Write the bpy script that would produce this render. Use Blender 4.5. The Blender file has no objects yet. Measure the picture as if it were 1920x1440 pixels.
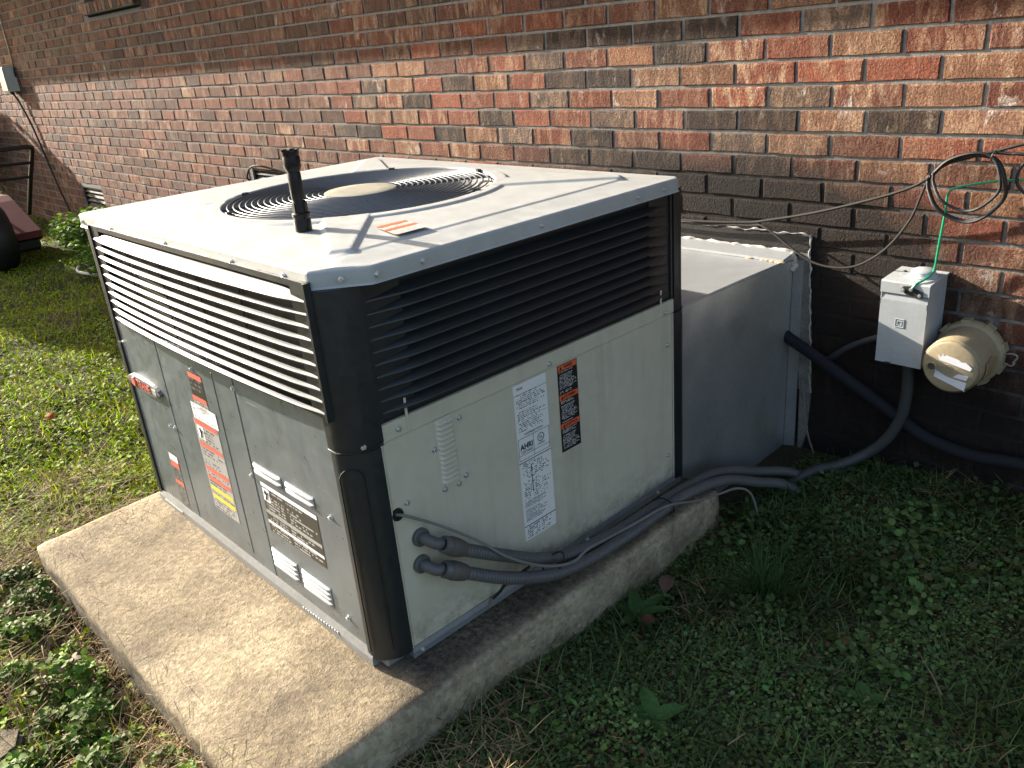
import bpy, bmesh, math, random
import numpy as np
from mathutils import Matrix, Vector, noise as mnoise

random.seed(7); RNG = np.random.default_rng(7)
R = math.radians
scene = bpy.context.scene
COL = scene.collection

# ------------------------------------------------------------------ camera
CAM = np.array([3.61605, -2.39104, 1.21671]); FPX = 1557.79
YAW, PIT, ROL = -0.83583, -0.39589, -0.08861
def cam_axes():
    f = np.array([math.sin(YAW)*math.cos(PIT), math.cos(YAW)*math.cos(PIT), math.sin(PIT)])
    rt = np.cross(f, [0, 0, 1]); rt /= np.linalg.norm(rt); up = np.cross(rt, f)
    return rt*math.cos(ROL)+up*math.sin(ROL), -rt*math.sin(ROL)+up*math.cos(ROL), f
AX, AY, AZ = cam_axes()
cd = bpy.data.cameras.new('camera'); cam = bpy.data.objects.new('camera', cd); COL.objects.link(cam)
cd.sensor_width = 36; cd.lens = FPX/1920*36; cd.clip_start = 0.02; cd.clip_end = 400
cam.matrix_world = Matrix(((AX[0], AY[0], -AZ[0], CAM[0]), (AX[1], AY[1], -AZ[1], CAM[1]), (AX[2], AY[2], -AZ[2], CAM[2]), (0, 0, 0, 1)))
scene.camera = cam

# ------------------------------------------------------------------ light
SUN_TRAVEL = Vector((1, .20, -.375)).normalized()      # the way the light goes
w = bpy.data.worlds.new('World'); scene.world = w; w.use_nodes = True
wn = w.node_tree; bgn = wn.nodes['Background']
sky = wn.nodes.new('ShaderNodeTexSky'); sky.sky_type = 'NISHITA'; sky.sun_disc = False
sky.sun_elevation = math.asin(-SUN_TRAVEL.z); sky.sun_rotation = math.atan2(-SUN_TRAVEL.x, -SUN_TRAVEL.y)
sky.air_density = 1.0; sky.dust_density = 3.6; sky.ozone_density = .8
wn.links.new(sky.outputs[0], bgn.inputs[0]); bgn.inputs[1].default_value = 0.11
sl = bpy.data.lights.new('sun', 'SUN'); sl.energy = 5.0; sl.angle = R(.53); sl.color = (1, .92, .79)
so = bpy.data.objects.new('sun', sl); COL.objects.link(so); so.rotation_euler = SUN_TRAVEL.to_track_quat('-Z', 'Y').to_euler()
so.location = (-6, -3, 5)
vs = scene.view_settings; vs.view_transform = 'Standard'; vs.look = 'None'; vs.gamma = 1; vs.use_curve_mapping = False
vs.exposure = 1.75
scene.cycles.max_bounces = 6; scene.cycles.diffuse_bounces = 3; scene.cycles.glossy_bounces = 3
scene.cycles.caustics_reflective = False; scene.cycles.caustics_refractive = False

# ------------------------------------------------------------------ materials
class NT:
    def __init__(s, name):
        s.m = bpy.data.materials.new(name); s.m.use_nodes = True; s.t = s.m.node_tree; s.b = s.t.nodes['Principled BSDF']
        s.out = s.t.nodes['Material Output']; s.pos = None
    def n(s, typ, **kw):
        nd = s.t.nodes.new('ShaderNode'+typ)
        for k, v in kw.items():
            if k[0] == 'i' and k[1:].isdigit():
                i = int(k[1:])
                if hasattr(v, 'is_linked') or hasattr(v, 'links'): s.t.links.new(v, nd.inputs[i])
                else: nd.inputs[i].default_value = v
            else: setattr(nd, k, v)
        return nd
    def link(s, a, b): s.t.links.new(a, b)
    def p(s):
        if s.pos is None: s.pos = s.n('NewGeometry').outputs['Position']
        return s.pos
    def noise(s, scale, detail=4, vec=None, rough=.55, dist=0):
        nd = s.n('TexNoise'); nd.inputs['Scale'].default_value = scale; nd.inputs['Detail'].default_value = detail
        nd.inputs['Roughness'].default_value = rough; nd.inputs['Distortion'].default_value = dist
        s.link(vec if vec is not None else s.p(), nd.inputs['Vector']); return nd.outputs[0]
    def ramp(s, fac, stops):
        nd = s.n('ValToRGB'); e = nd.color_ramp.elements
        while len(e) < len(stops): e.new(.5)
        for q, (a, c) in zip(e, stops): q.position = a; q.color = (*c, 1) if len(c) == 3 else c
        s.link(fac, nd.inputs[0]); return nd.outputs[0]
    def rampf(s, fac, a, b, lo=0., hi=1.):
        nd = s.n('MapRange', i1=a, i2=b, i3=lo, i4=hi); s.link(fac, nd.inputs[0]); return nd.outputs[0]
    def math(s, op, a, b=0.):
        nd = s.n('Math', operation=op)
        for i, v in enumerate((a, b)):
            if isinstance(v, (int, float)): nd.inputs[i].default_value = v
            else: s.link(v, nd.inputs[i])
        return nd.outputs[0]
    def mix(s, fac, a, b, blend='MIX'):
        nd = s.n('Mix', data_type='RGBA', blend_type=blend)
        for i, v in ((0, fac), (6, a), (7, b)):
            if isinstance(v, (int, float)): nd.inputs[i].default_value = v
            elif isinstance(v, tuple): nd.inputs[i].default_value = (*v, 1) if len(v) == 3 else v
            else: s.link(v, nd.inputs[i])
        return nd.outputs[2]
    def scaled(s, vec, sc, rot=(0, 0, 0)):
        nd = s.n('Mapping'); nd.inputs['Scale'].default_value = sc; nd.inputs['Rotation'].default_value = rot; s.link(vec, nd.inputs[0]); return nd.outputs[0]
    def bump(s, h, strength, dist, prev=None):
        nd = s.n('Bump'); nd.inputs['Strength'].default_value = strength; nd.inputs['Distance'].default_value = dist
        s.link(h, nd.inputs['Height'])
        if prev is not None: s.link(prev, nd.inputs['Normal'])
        return nd.outputs[0]
    def fin(s, col, rough=.5, metal=0., normal=None, spec=None):
        for k, v in (('Base Color', col), ('Roughness', rough), ('Metallic', metal)):
            if isinstance(v, (int, float)): s.b.inputs[k].default_value = v
            elif isinstance(v, tuple): s.b.inputs[k].default_value = (*v, 1)
            else: s.link(v, s.b.inputs[k])
        if normal is not None: s.link(normal, s.b.inputs['Normal'])
        if spec is not None: s.b.inputs['Specular IOR Level'].default_value = spec
        return s.m

MATS = {}
def simple(name, col, rough=.5, metal=0., var=.12, scale=9., bump=.0, bscale=200., bdist=.001, dirt=0., dirtcol=(.12, .10, .07), spec=None, splash=0., streak=0., wavy=0., scratch=0.):
    if name in MATS: return MATS[name]
    s = NT(name)
    n1 = s.noise(scale, 5); n2 = s.noise(scale*9, 3)
    f = s.math('MULTIPLY', n1, n2); f = s.rampf(f, .12, .42, 1-var, 1+var)
    c = s.mix(1., tuple(col), s.n('CombineColor', i0=f, i1=f, i2=f).outputs[0], 'MULTIPLY')
    if dirt:
        d = s.rampf(s.noise(scale*.8, 8, rough=.7), .52, .75, 0, dirt); c = s.mix(d, c, dirtcol)
    if streak:
        k = s.noise(1., 4, s.scaled(s.p(), (34, 34, 1.6)), .6); k2 = s.noise(3.5, 3); c = s.mix(s.math('MULTIPLY', s.rampf(k, .48, .74, 0, streak), s.rampf(k2, .35, .6)), c, dirtcol)
        sp = s.rampf(s.noise(420, 2), .70, .76, 0, streak*.9); c = s.mix(sp, c, dirtcol)
    if splash:
        zz = s.n('SeparateXYZ'); s.link(s.p(), zz.inputs[0]); sm_ = s.math('MULTIPLY', s.rampf(zz.outputs[2], .12, .0), s.rampf(s.noise(30, 6, rough=.75), .42, .66, 0, splash)); c = s.mix(sm_, c, (.13, .115, .075))
    r = s.rampf(n2, .3, .7, max(rough-.07, .02), min(rough+.07, 1))
    nm = s.bump(s.noise(bscale, 3), bump, bdist) if bump else None
    if wavy: nm = s.bump(s.noise(3.2, 2), wavy, .03, nm)
    if scratch:
        sc = s.noise(1., 2, s.scaled(s.p(), (9, 9, 160), (R(24), R(31), 0)), .5); c = s.mix(s.rampf(sc, .735, .75, 0, scratch), c, (.6, .6, .58))
    MATS[name] = s.fin(c, r, metal, nm, spec); return MATS[name]

def brick_material():
    s = NT('brick_face'); at = s.n('Attribute', attribute_name='bcol'); base = at.outputs['Color']; streak = at.outputs['Alpha']
    p = s.p()
    st = s.noise(1., 5, s.scaled(p, (26, 26, 7), (0, R(16), 0)), .65, .8)
    sf = s.math('MULTIPLY', s.rampf(st, .47, .60), streak)
    c = s.mix(sf, base, (.40, .255, .16))
    sp = s.noise(190, 3); v = s.rampf(sp, .3, .7, .62, 1.3)
    c = s.mix(1., c, s.n('CombineColor', i0=v, i1=v, i2=v).outputs[0], 'MULTIPLY')
    big = s.rampf(s.noise(22, 5), .35, .7, .8, 1.18)
    c = s.mix(1., c, s.n('CombineColor', i0=big, i1=big, i2=big).outputs[0], 'MULTIPLY')
    wh = s.math('MULTIPLY', s.rampf(s.noise(1., 6, s.scaled(p, (18, 18, 9), (0, R(10), 0)), .7, .6), .60, .68), s.rampf(streak, .1, .6, .25, .9))
    c = s.mix(wh, c, (.46, .39, .34))
    c, soot_shade = soot_shade_mix(s, c)
    b1 = s.noise(1., 4, s.scaled(p, (125, 125, 95)), .65, .7); b2 = s.noise(330, 3)
    nm = s.bump(b1, 1., .010); nm = s.bump(b2, .7, .0018, nm)
    return s.fin(c, .9, 0, nm, .25)
def soot_shade_mix(s, c):
    # old sooty stain and tar round the duct, shade painted in at lower right, drawn in the wall's own plane
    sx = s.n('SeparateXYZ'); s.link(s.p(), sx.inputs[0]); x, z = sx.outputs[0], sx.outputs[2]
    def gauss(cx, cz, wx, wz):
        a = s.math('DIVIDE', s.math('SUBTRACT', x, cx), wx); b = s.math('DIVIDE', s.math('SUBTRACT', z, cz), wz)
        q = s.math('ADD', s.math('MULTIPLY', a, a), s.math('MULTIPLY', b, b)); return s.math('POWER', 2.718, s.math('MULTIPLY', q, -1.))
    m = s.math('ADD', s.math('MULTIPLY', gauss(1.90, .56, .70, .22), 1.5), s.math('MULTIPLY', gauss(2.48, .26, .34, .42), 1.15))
    m = s.math('ADD', m, s.math('MULTIPLY', gauss(2.95, .02, .6, .30), .9))  # lower right: stain deepened to hold the shade there too
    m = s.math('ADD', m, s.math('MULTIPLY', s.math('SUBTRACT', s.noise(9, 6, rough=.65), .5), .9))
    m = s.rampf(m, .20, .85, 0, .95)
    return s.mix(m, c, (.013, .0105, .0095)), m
def mortar_material():
    s = NT('mortar'); n = s.noise(60, 5); c = s.ramp(n, [(.3, (.15, .143, .132)), (.7, (.25, .24, .225))])
    c, _ = soot_shade_mix(s, c); return s.fin(c, .95, 0, s.bump(s.noise(180, 4), .6, .003), .2)
def concrete_material():
    s = NT('slab_concrete'); p = s.p()
    big = s.noise(3.2, 6, rough=.6); fine = s.noise(85, 5, rough=.7)
    c = s.ramp(big, [(.30, (.19, .148, .097)), (.48, (.29, .23, .15)), (.60, (.40, .325, .215)), (.72, (.26, .205, .135))])
    v = s.rampf(fine, .3, .72, .62, 1.28); c = s.mix(1., c, s.n('CombineColor', i0=v, i1=v, i2=v).outputs[0], 'MULTIPLY')
    stain = s.rampf(s.noise(4.5, 7, rough=.72), .48, .66, 0, .75); c = s.mix(stain, c, (.12, .095, .068))
    gr = s.rampf(s.noise(11, 5, rough=.7), .60, .72, 0, .45); c = s.mix(gr, c, (.42, .38, .16))
    # black algae on the strip of slab between the unit and the right-hand edge
    sx = s.n('SeparateXYZ'); s.link(p, sx.inputs[0])
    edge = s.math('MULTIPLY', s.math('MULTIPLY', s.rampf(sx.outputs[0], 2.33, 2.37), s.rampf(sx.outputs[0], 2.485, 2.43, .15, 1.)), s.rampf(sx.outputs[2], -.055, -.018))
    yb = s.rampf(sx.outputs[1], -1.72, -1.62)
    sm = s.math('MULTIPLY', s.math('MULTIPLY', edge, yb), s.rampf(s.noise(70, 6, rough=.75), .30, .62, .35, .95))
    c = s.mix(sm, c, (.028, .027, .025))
    pf = s.math('MULTIPLY', s.rampf(sx.outputs[0], 2.462, 2.474), s.rampf(s.noise(14, 6, rough=.7), .35, .62, .75, .15)); c = s.mix(pf, c, (.46, .41, .28))
    def spot(cx, cy, r_): 
        a_ = s.math('DIVIDE', s.math('SUBTRACT', sx.outputs[0], cx), r_); b_ = s.math('DIVIDE', s.math('SUBTRACT', sx.outputs[1], cy), r_*.6); return s.math('POWER', 2.718, s.math('MULTIPLY', s.math('ADD', s.math('MULTIPLY', a_, a_), s.math('MULTIPLY', b_, b_)), -1.))
    pt = s.rampf(s.math('ADD', spot(2.05, -1.93, .09), s.math('MULTIPLY', s.math('SUBTRACT', s.noise(30, 5), .5), .8)), .45, .80, 0, .22); c = s.mix(pt, c, (.46, .39, .22))
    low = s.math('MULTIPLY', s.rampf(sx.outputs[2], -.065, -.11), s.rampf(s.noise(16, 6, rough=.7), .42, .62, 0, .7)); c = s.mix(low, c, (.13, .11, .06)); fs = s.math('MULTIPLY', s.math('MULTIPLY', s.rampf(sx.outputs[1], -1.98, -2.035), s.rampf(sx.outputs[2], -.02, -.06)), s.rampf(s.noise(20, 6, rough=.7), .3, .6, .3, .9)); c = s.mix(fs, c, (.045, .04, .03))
    ag = s.n('TexVoronoi'); ag.inputs['Scale'].default_value = 95; s.link(p, ag.inputs['Vector']); pit = s.rampf(ag.outputs['Distance'], .0, .35); agc = s.rampf(ag.outputs['Color'], .2, .9, .82, 1.16); c = s.mix(1., c, s.n('CombineColor', i0=agc, i1=agc, i2=agc).outputs[0], 'MULTIPLY')
    nm = s.bump(pit, .35, .004); nm = s.bump(s.noise(230, 4, rough=.7), .8, .004, nm); nm = s.bump(s.noise(60, 4), .5, .006, nm)
    return s.fin(c, .93, 0, nm, .25)
def galvanised(name, base=(.52, .54, .55), rough=.42, yellow=0., metal=.6):
    s = NT(name); p = s.p()
    vor = s.n('TexVoronoi'); vor.inputs['Scale'].default_value = 60; s.link(p, vor.inputs['Vector'])
    v = s.rampf(vor.outputs['Color'], 0, 1, .95, 1.04); n = s.rampf(s.noise(3, 2), .3, .7, .92, 1.06); f = s.math('MULTIPLY', v, n)
    c = s.mix(1., base, s.n('CombineColor', i0=f, i1=f, i2=f).outputs[0], 'MULTIPLY')
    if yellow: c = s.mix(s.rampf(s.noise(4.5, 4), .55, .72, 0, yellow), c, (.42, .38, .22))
    r = s.rampf(s.noise(5, 2), .3, .7, rough-.05, rough+.06)
    return s.fin(c, r, metal, s.bump(s.noise(3.0, 2), .45, .03))
def vert_col_material(name, rough=.55, transl=.35, spec=.3):
    s = NT(name); c = s.n('Attribute', attribute_name='col').outputs['Color']
    f = s.rampf(s.noise(140, 2), .3, .7, .8, 1.2); c = s.mix(1., c, s.n('CombineColor', i0=f, i1=f, i2=f).outputs[0], 'MULTIPLY')
    s.fin(c, rough, 0, None, spec)
    if transl:
        t = s.n('BsdfTranslucent'); s.link(s.mix(1., c, (1.0, 1.1, .55), 'MULTIPLY'), t.inputs[0])
        mx = s.n('MixShader', i0=transl); s.link(s.b.outputs[0], mx.inputs[1]); s.link(t.outputs[0], mx.inputs[2]); s.link(mx.outputs[0], s.out.inputs[0])
    return s.m
def ground_material():
    s = NT('soil_and_thatch'); n = s.noise(9, 6, rough=.65); f = s.noise(150, 4)
    c = s.ramp(n, [(.3, (.030, .026, .016)), (.5, (.055, .046, .026)), (.65, (.06, .062, .022)), (.8, (.10, .075, .045))])
    v = s.rampf(f, .3, .7, .6, 1.35); c = s.mix(1., c, s.n('CombineColor', i0=v, i1=v, i2=v).outputs[0], 'MULTIPLY')
    return s.fin(c, .95, 0, s.bump(s.noise(90, 6, rough=.7), .8, .012), .2)
def print_material(name, paper, ink, rows, cols, fill=.5, colgap=None, rough=.45, seed=0.):
    # small print: rows of broken dashes laid out in the sticker's own coordinates
    s = NT(name); uv = s.n('UVMap').outputs[0]; sx = s.n('SeparateXYZ'); s.link(uv, sx.inputs[0])
    y = s.math('MULTIPLY', sx.outputs[1], rows); row = s.math('FLOOR', y); fr = s.math('FRACT', y)
    band = s.math('MULTIPLY', s.math('GREATER_THAN', fr, .28), s.math('LESS_THAN', fr, .80))
    cell = s.math('FLOOR', s.math('MULTIPLY', sx.outputs[0], cols))
    wv = s.n('CombineXYZ'); s.link(cell, wv.inputs[0]); s.link(row, wv.inputs[1]); wv.inputs[2].default_value = seed
    wnz = s.n('TexWhiteNoise'); s.link(wv.outputs[0], wnz.inputs['Vector'])
    on = s.math('LESS_THAN', wnz.outputs['Value'], fill)
    wr = s.n('TexWhiteNoise', noise_dimensions='1D'); s.link(s.math('ADD', row, seed+3.7), wr.inputs['W'])
    ln = s.math('LESS_THAN', sx.outputs[0], s.rampf(wr.outputs['Value'], 0, 1, .6, 1.02)); keep = s.math('GREATER_THAN', wr.outputs['Value'], .12)
    mar = s.math('MULTIPLY', s.math('GREATER_THAN', sx.outputs[0], .05), s.math('LESS_THAN', sx.outputs[0], .95))
    f = s.math('MULTIPLY', s.math('MULTIPLY', band, on), s.math('MULTIPLY', s.math('MULTIPLY', ln, keep), mar))
    if colgap is not None:
        g = s.math('GREATER_THAN', s.math('ABSOLUTE', s.math('SUBTRACT', sx.outputs[0], colgap)), .03); f = s.math('MULTIPLY', f, g)
    return s.fin(s.mix(f, tuple(paper), tuple(ink)), rough)

M = {}
M['brick'] = brick_material(); M['mortar'] = mortar_material(); M['concrete'] = concrete_material()
M['galv'] = galvanised('galvanised_sheet', (.46, .48, .49), .40); M['galv_duct'] = galvanised('galvanised_duct', (.62, .635, .63), .36, .45, .80); M['galv_top'] = galvanised('galvanised_sunlit_top', (.40, .415, .425), .42, .06, .35)  # duct top: own copy of the sheet, sun glare put into its tone
M['rail'] = simple('dull_rail_metal', (.20, .205, .205), .6, .3, .15, 12, dirt=.4, dirtcol=(.10, .095, .085)); M['ground'] = ground_material()
M['cap'] = simple('cap_paint', (.39, .395, .38), .47, 0, .09, 3., .05, 400, .0004, .30, (.33, .30, .25), None, 0., .22, .12)
M['panel'] = simple('panel_paint', (.545, .505, .39), .40, 0, .06, 3, .05, 300, .0004, .25, (.27, .25, .18), None, .75, .35, .18, .25)
M['hood'] = simple('hood_paint', (.36, .37, .375), .38); M['front'] = simple('front_panel_metal', (.165, .195, .22), .34, .45, .10, 4, .04, 300, .0004, .25, (.24, .25, .25), None, .7, .40, .3, .4)
M['dark'] = simple('dark_grey_plastic', (.015, .0185, .020), .40, 0, .12, 6, .10, 500, .0004, .06, (.03, .032, .033))
M['slatfront'] = simple('sunlit_louver_plastic', (.040, .044, .048), .47, 0, .12, 6, .06, 500, .0004, .2, (.07, .068, .065), .16)  # lighter copy of the dark plastic, sun glare put into the slat colour
M['black'] = simple('black_interior', (.004, .0045, .005), .8)
M['coil'] = simple('coil_fins', (.010, .011, .013), .6, .2)
M['screw'] = simple('zinc_screw', (.62, .63, .62), .35, .75, .1, 200)
M['wire'] = simple('guard_wire', (.075, .085, .10), .34, .1)
M['hub'] = simple('hub_paint', (.33, .31, .245), .45)
M['rubber'] = simple('black_rubber', (.010, .010, .010), .55, bump=.2, bscale=300)
M['flash'] = simple('flashlight_metal', (.006, .006, .007), .40, spec=.25)
M['pvc'] = simple('grey_pvc', (.088, .086, .085), .5, 0, .1, 20, dirt=.2, dirtcol=(.10, .085, .06))
M['pvc_dark'] = simple('dark_conduit_plastic', (.042, .042, .043), .55, 0, .15, 20, dirt=.3, dirtcol=(.07, .06, .045)); M['pvc_brown'] = simple('weathered_grey_fitting', (.085, .075, .065), .65, 0, .2, 40)
M['cable_grey'] = simple('grey_cable', (.17, .165, .15), .6, spec=.2)
M['cable_black'] = simple('black_cable', (.018, .017, .017), .42)
M['cable_brown'] = simple('dusty_cable', (.036, .033, .030), .65, spec=.15)
M['green_wire'] = simple('green_wire', (.01, .30, .14), .35)
M['foam'] = simple('pipe_insulation', (.016, .017, .021), .8, spec=.2, bump=.3, bscale=200)
M['boxgrey'] = simple('box_enamel', (.40, .42, .43), .46, 0, .09, 10, dirt=.25, dirtcol=(.30, .29, .26), streak=.35)
M['tan'] = simple('tan_plastic', (.34, .275, .17), .52, 0, .13, 10, dirt=.30, dirtcol=(.24, .19, .12), streak=.35)
M['paper'] = simple('white_paper', (.72, .71, .74), .7, 0, .05, 40)
M['paper_tan'] = simple('yellowed_paper', (.60, .44, .24), .7, 0, .15, 40)
M['caulk'] = simple('caulk_bead', (.46, .42, .385), .6, 0, .1, 40, .4, 120, .002)
M['caulk_line'] = simple('grey_caulk_line', (.34, .33, .31), .8, 0, .3, 60, .5, 200, .002)
M['tar'] = simple('tar_strip', (.009, .008, .008), .55, 0, .3, 30, .5, 150, .003)
M['plaster'] = simple('patching_mortar', (.20, .185, .165), .9, 0, .35, 25, .6, 120, .004, .5, (.05, .045, .04))
M['white'] = simple('white_print', (.74, .73, .70), .5, 0, .03)
M['blackink'] = simple('black_print', (.012, .012, .012), .5)
M['orange'] = simple('orange_print', (.72, .13, .045), .5, 0, .06)
M['redfade'] = simple('faded_red_print', (.60, .13, .09), .45, 0, .06)
M['yellow'] = simple('yellow_print', (.62, .52, .07), .45, 0, .06)
M['greyprint'] = simple('grey_print', (.32, .32, .31), .5)
M['red'] = simple('red_paint', (.13, .014, .012), .75, 0, .2, 10, dirt=.3, dirtcol=(.05, .02, .015))
M['blackpaint'] = simple('black_tube_paint', (.014, .014, .014), .45)
M['offwhite'] = simple('off_white_plastic', (.46, .46, .40), .5, 0, .08, 20)
M['wood'] = simple('eave_paint', (.6, .58, .53), .6); M['roof'] = simple('roof_shingle', (.07, .065, .06), .9, 0, .3, 12, .5, 60, .01)
M['weed'] = vert_col_material('weed_green', .55, .38, .12); M['leaf'] = vert_col_material('leaf_green', .65, .40, .10); M['straw'] = vert_col_material('dry_straw_fibre', .8, .15, .2)
M['bark'] = simple('bark', (.09, .065, .045), .9, 0, .3, 20, .6, 60, .01)

# ------------------------------------------------------------------ object helpers
ORG = {}
def tag(o, label=None, cat=None, group=None, kind=None):
    if label: o['label'] = label
    if cat: o['category'] = cat
    if group: o['group'] = group
    if kind: o['kind'] = kind
    return o
def thing(name, label, cat, loc, group=None):
    o = bpy.data.objects.new(name, None); COL.objects.link(o); o.location = loc; o.empty_display_size = .05
    ORG[o.name] = Vector(loc); return tag(o, label, cat, group)
def org(parent): return ORG.get(parent.name, Vector((0, 0, 0))) if parent else Vector((0, 0, 0))
def finish(name, me, mat, parent=None, smooth=False, loc=None):
    if mat is not None and len(me.materials) == 0: me.materials.append(mat)
    o = bpy.data.objects.new(name, me); COL.objects.link(o)
    if smooth: me.polygons.foreach_set('use_smooth', [True]*len(me.polygons))
    if parent:
        o.parent = parent; ORG[o.name] = org(parent)
        if loc is not None: o.location = Vector(loc)-org(parent); ORG[o.name] = Vector(loc)
    elif loc is not None: o.location = loc
    return o
def obj(name, bm, mat, parent=None, smooth=False):
    og = org(parent)
    if og.length: bmesh.ops.translate(bm, verts=bm.verts, vec=-og)
    bmesh.ops.recalc_face_normals(bm, faces=bm.faces)
    me = bpy.data.meshes.new(name); bm.to_mesh(me); bm.free()
    if smooth == 'auto':
        me.polygons.foreach_set('use_smooth', [True]*len(me.polygons)); me.set_sharp_from_angle(angle=R(35)); smooth = False
    return finish(name, me, mat, parent, smooth)
def top(o, label, cat, group=None, kind=None): return tag(o, label, cat, group, kind)
def hull(bm, pts):
    vs_ = [bm.verts.new(p) for p in pts]; r = bmesh.ops.convex_hull(bm, input=vs_)
    bmesh.ops.delete(bm, geom=[g for g in r['geom_unused'] if isinstance(g, bmesh.types.BMVert)], context='VERTS')
def box(bm, x0, x1, y0, y1, z0, z1, b=.002):
    if b <= 0: hull(bm, [(x, y, z) for x in (x0, x1) for y in (y0, y1) for z in (z0, z1)]); return
    pts = []
    for i, x in enumerate((x0, x1)):
        for j, y in enumerate((y0, y1)):
            for k, z in enumerate((z0, z1)):
                dx, dy, dz = (b if i == 0 else -b), (b if j == 0 else -b), (b if k == 0 else -b)
                pts += [(x, y+dy, z+dz), (x+dx, y, z+dz), (x+dx, y+dy, z)]
    hull(bm, pts)
def BM(): return bmesh.new()
def boxo(name, d, mat, parent=None, b=.002):
    bm = BM(); box(bm, *d, b); return obj(name, bm, mat, parent)
def catmull(P, n=8):
    P = [Vector(p) for p in P]; out = []
    Q = [P[0]*2-P[1]]+P+[P[-1]*2-P[-2]]
    for i in range(1, len(Q)-2):
        p0, p1, p2, p3 = Q[i-1:i+3]
        for k in range(n):
            t = k/n; out.append(.5*((2*p1)+(p2-p0)*t+(2*p0-5*p1+4*p2-p3)*t*t+(3*p1-p0-3*p2+p3)*t**3))
    out.append(P[-1]); return out
def tube(bm, pts, rad, seg=10, closed=False, caps=True):
    pts = [Vector(p) for p in pts]; n = len(pts); rings = []
    t0 = (pts[1]-pts[0]).normalized(); up = Vector((0, 0, 1)) if abs(t0.z) < .9 else Vector((1, 0, 0))
    nrm = (up-t0*up.dot(t0)).normalized()
    for i, p in enumerate(pts):
        if closed: t = (pts[(i+1) % n]-pts[i-1]).normalized()
        else: t = (pts[min(i+1, n-1)]-pts[max(i-1, 0)]).normalized()
        nrm = (nrm-t*nrm.dot(t)).normalized(); bn = t.cross(nrm); r = rad(i/(n-1)) if callable(rad) else rad
        rings.append([bm.verts.new(p+(nrm*math.cos(a)+bn*math.sin(a))*r) for a in [2*math.pi*k/seg for k in range(seg)]])
    m = n if closed else n-1
    for i in range(m):
        A, B = rings[i], rings[(i+1) % n]
        for k in range(seg): bm.faces.new((A[k], A[(k+1) % seg], B[(k+1) % seg], B[k]))
    if caps and not closed: bm.faces.new(rings[0]); bm.faces.new(rings[-1][::-1])
def tubeo(name, pts, rad, mat, parent=None, seg=10, n=8, closed=False):
    bm = BM(); P = catmull(pts, n) if n > 1 else pts; tube(bm, P, rad, seg, closed); return obj(name, bm, mat, parent, 'auto')
def lathe(bm, prof, o, axis, seg=32):
    # prof: (radius, distance along axis)
    axis = Vector(axis).normalized(); a = Vector((0, 0, 1)) if abs(axis.z) < .9 else Vector((1, 0, 0)); u = axis.cross(a).normalized(); v = axis.cross(u); o = Vector(o); rings = []
    for r, h in prof:
        if r < 1e-6: rings.append([bm.verts.new(o+axis*h)])
        else: rings.append([bm.verts.new(o+axis*h+(u*math.cos(t)+v*math.sin(t))*r) for t in [2*math.pi*k/seg for k in range(seg)]])
    for A, B in zip(rings, rings[1:]):
        for k in range(seg):
            k2 = (k+1) % seg
            if len(A) == 1 and len(B) > 1: bm.faces.new((A[0], B[k], B[k2]))
            elif len(B) == 1 and len(A) > 1: bm.faces.new((A[k], A[k2], B[0]))
            elif len(A) > 1: bm.faces.new((A[k], A[k2], B[k2], B[k]))
def latheo(name, prof, o, axis, mat, parent=None, seg=32):
    bm = BM(); lathe(bm, prof, o, axis, seg); return obj(name, bm, mat, parent, 'auto')
def np_mesh(name, V, F, col=None, attr='col'):
    me = bpy.data.meshes.new(name); V = np.asarray(V, np.float32); F = np.asarray(F, np.int32); k = F.shape[1]
    me.vertices.add(len(V)); me.vertices.foreach_set('co', V.ravel()); me.loops.add(F.size); me.loops.foreach_set('vertex_index', F.ravel())
    me.polygons.add(len(F)); me.polygons.foreach_set('loop_start', np.arange(0, F.size, k, dtype=np.int32)); me.polygons.foreach_set('loop_total', np.full(len(F), k, np.int32))
    me.update(calc_edges=True)
    if attr == 'bcol': me.shade_flat()
    if col is not None:
        c = np.ones((len(V), 4), np.float32); c[:, :col.shape[1]] = col
        a = me.attributes.new(attr, 'FLOAT_COLOR', 'POINT'); a.data.foreach_set('color', c.ravel())
    return me
def quad(name, pts, mat, parent, off=None):
    # flat print: one rectangle with its own coordinates (u along the first edge)
    og = org(parent); me = bpy.data.meshes.new(name); P = [Vector(p)-og for p in pts]
    me.from_pydata([tuple(p) for p in P], [], [(0, 1, 2, 3)]); uv = me.uv_layers.new(name='UVMap')
    for i, c in enumerate(((0, 0), (1, 0), (1, 1), (0, 1))): uv.data[i].uv = c
    return finish(name, me, mat, parent)
def text(name, body, origin, right, up, height, mat, parent, width=None, align='CENTER', extrude=.0, bold=0.):
    cu = bpy.data.curves.new('lettering', 'FONT'); cu.body = body; cu.size = 1; cu.align_x = align; cu.align_y = 'CENTER'; cu.extrude = extrude; cu.offset = bold; cu.resolution_u = 3
    ob = bpy.data.objects.new('lettering', cu); COL.objects.link(ob); dg = bpy.context.evaluated_depsgraph_get()
    me = bpy.data.meshes.new_from_object(ob.evaluated_get(dg)); bpy.data.objects.remove(ob); bpy.data.curves.remove(cu)
    rt, u = Vector(right).normalized(), Vector(up).normalized(); nn = rt.cross(u); s = height/.72; xs = [v.co.x for v in me.vertices]
    sx = s if width is None else width/max(1e-6, max(xs)-min(xs)); o = Vector(origin)-org(parent)
    for v in me.vertices: v.co = o+rt*(v.co.x*sx)+u*(v.co.y*s)+nn*(v.co.z)
    me.materials.clear(); return finish(name, me, mat, parent)
def sstep(a, b, x):
    t = np.clip((x-a)/(b-a), 0, 1); return t*t*(3-2*t)
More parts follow.
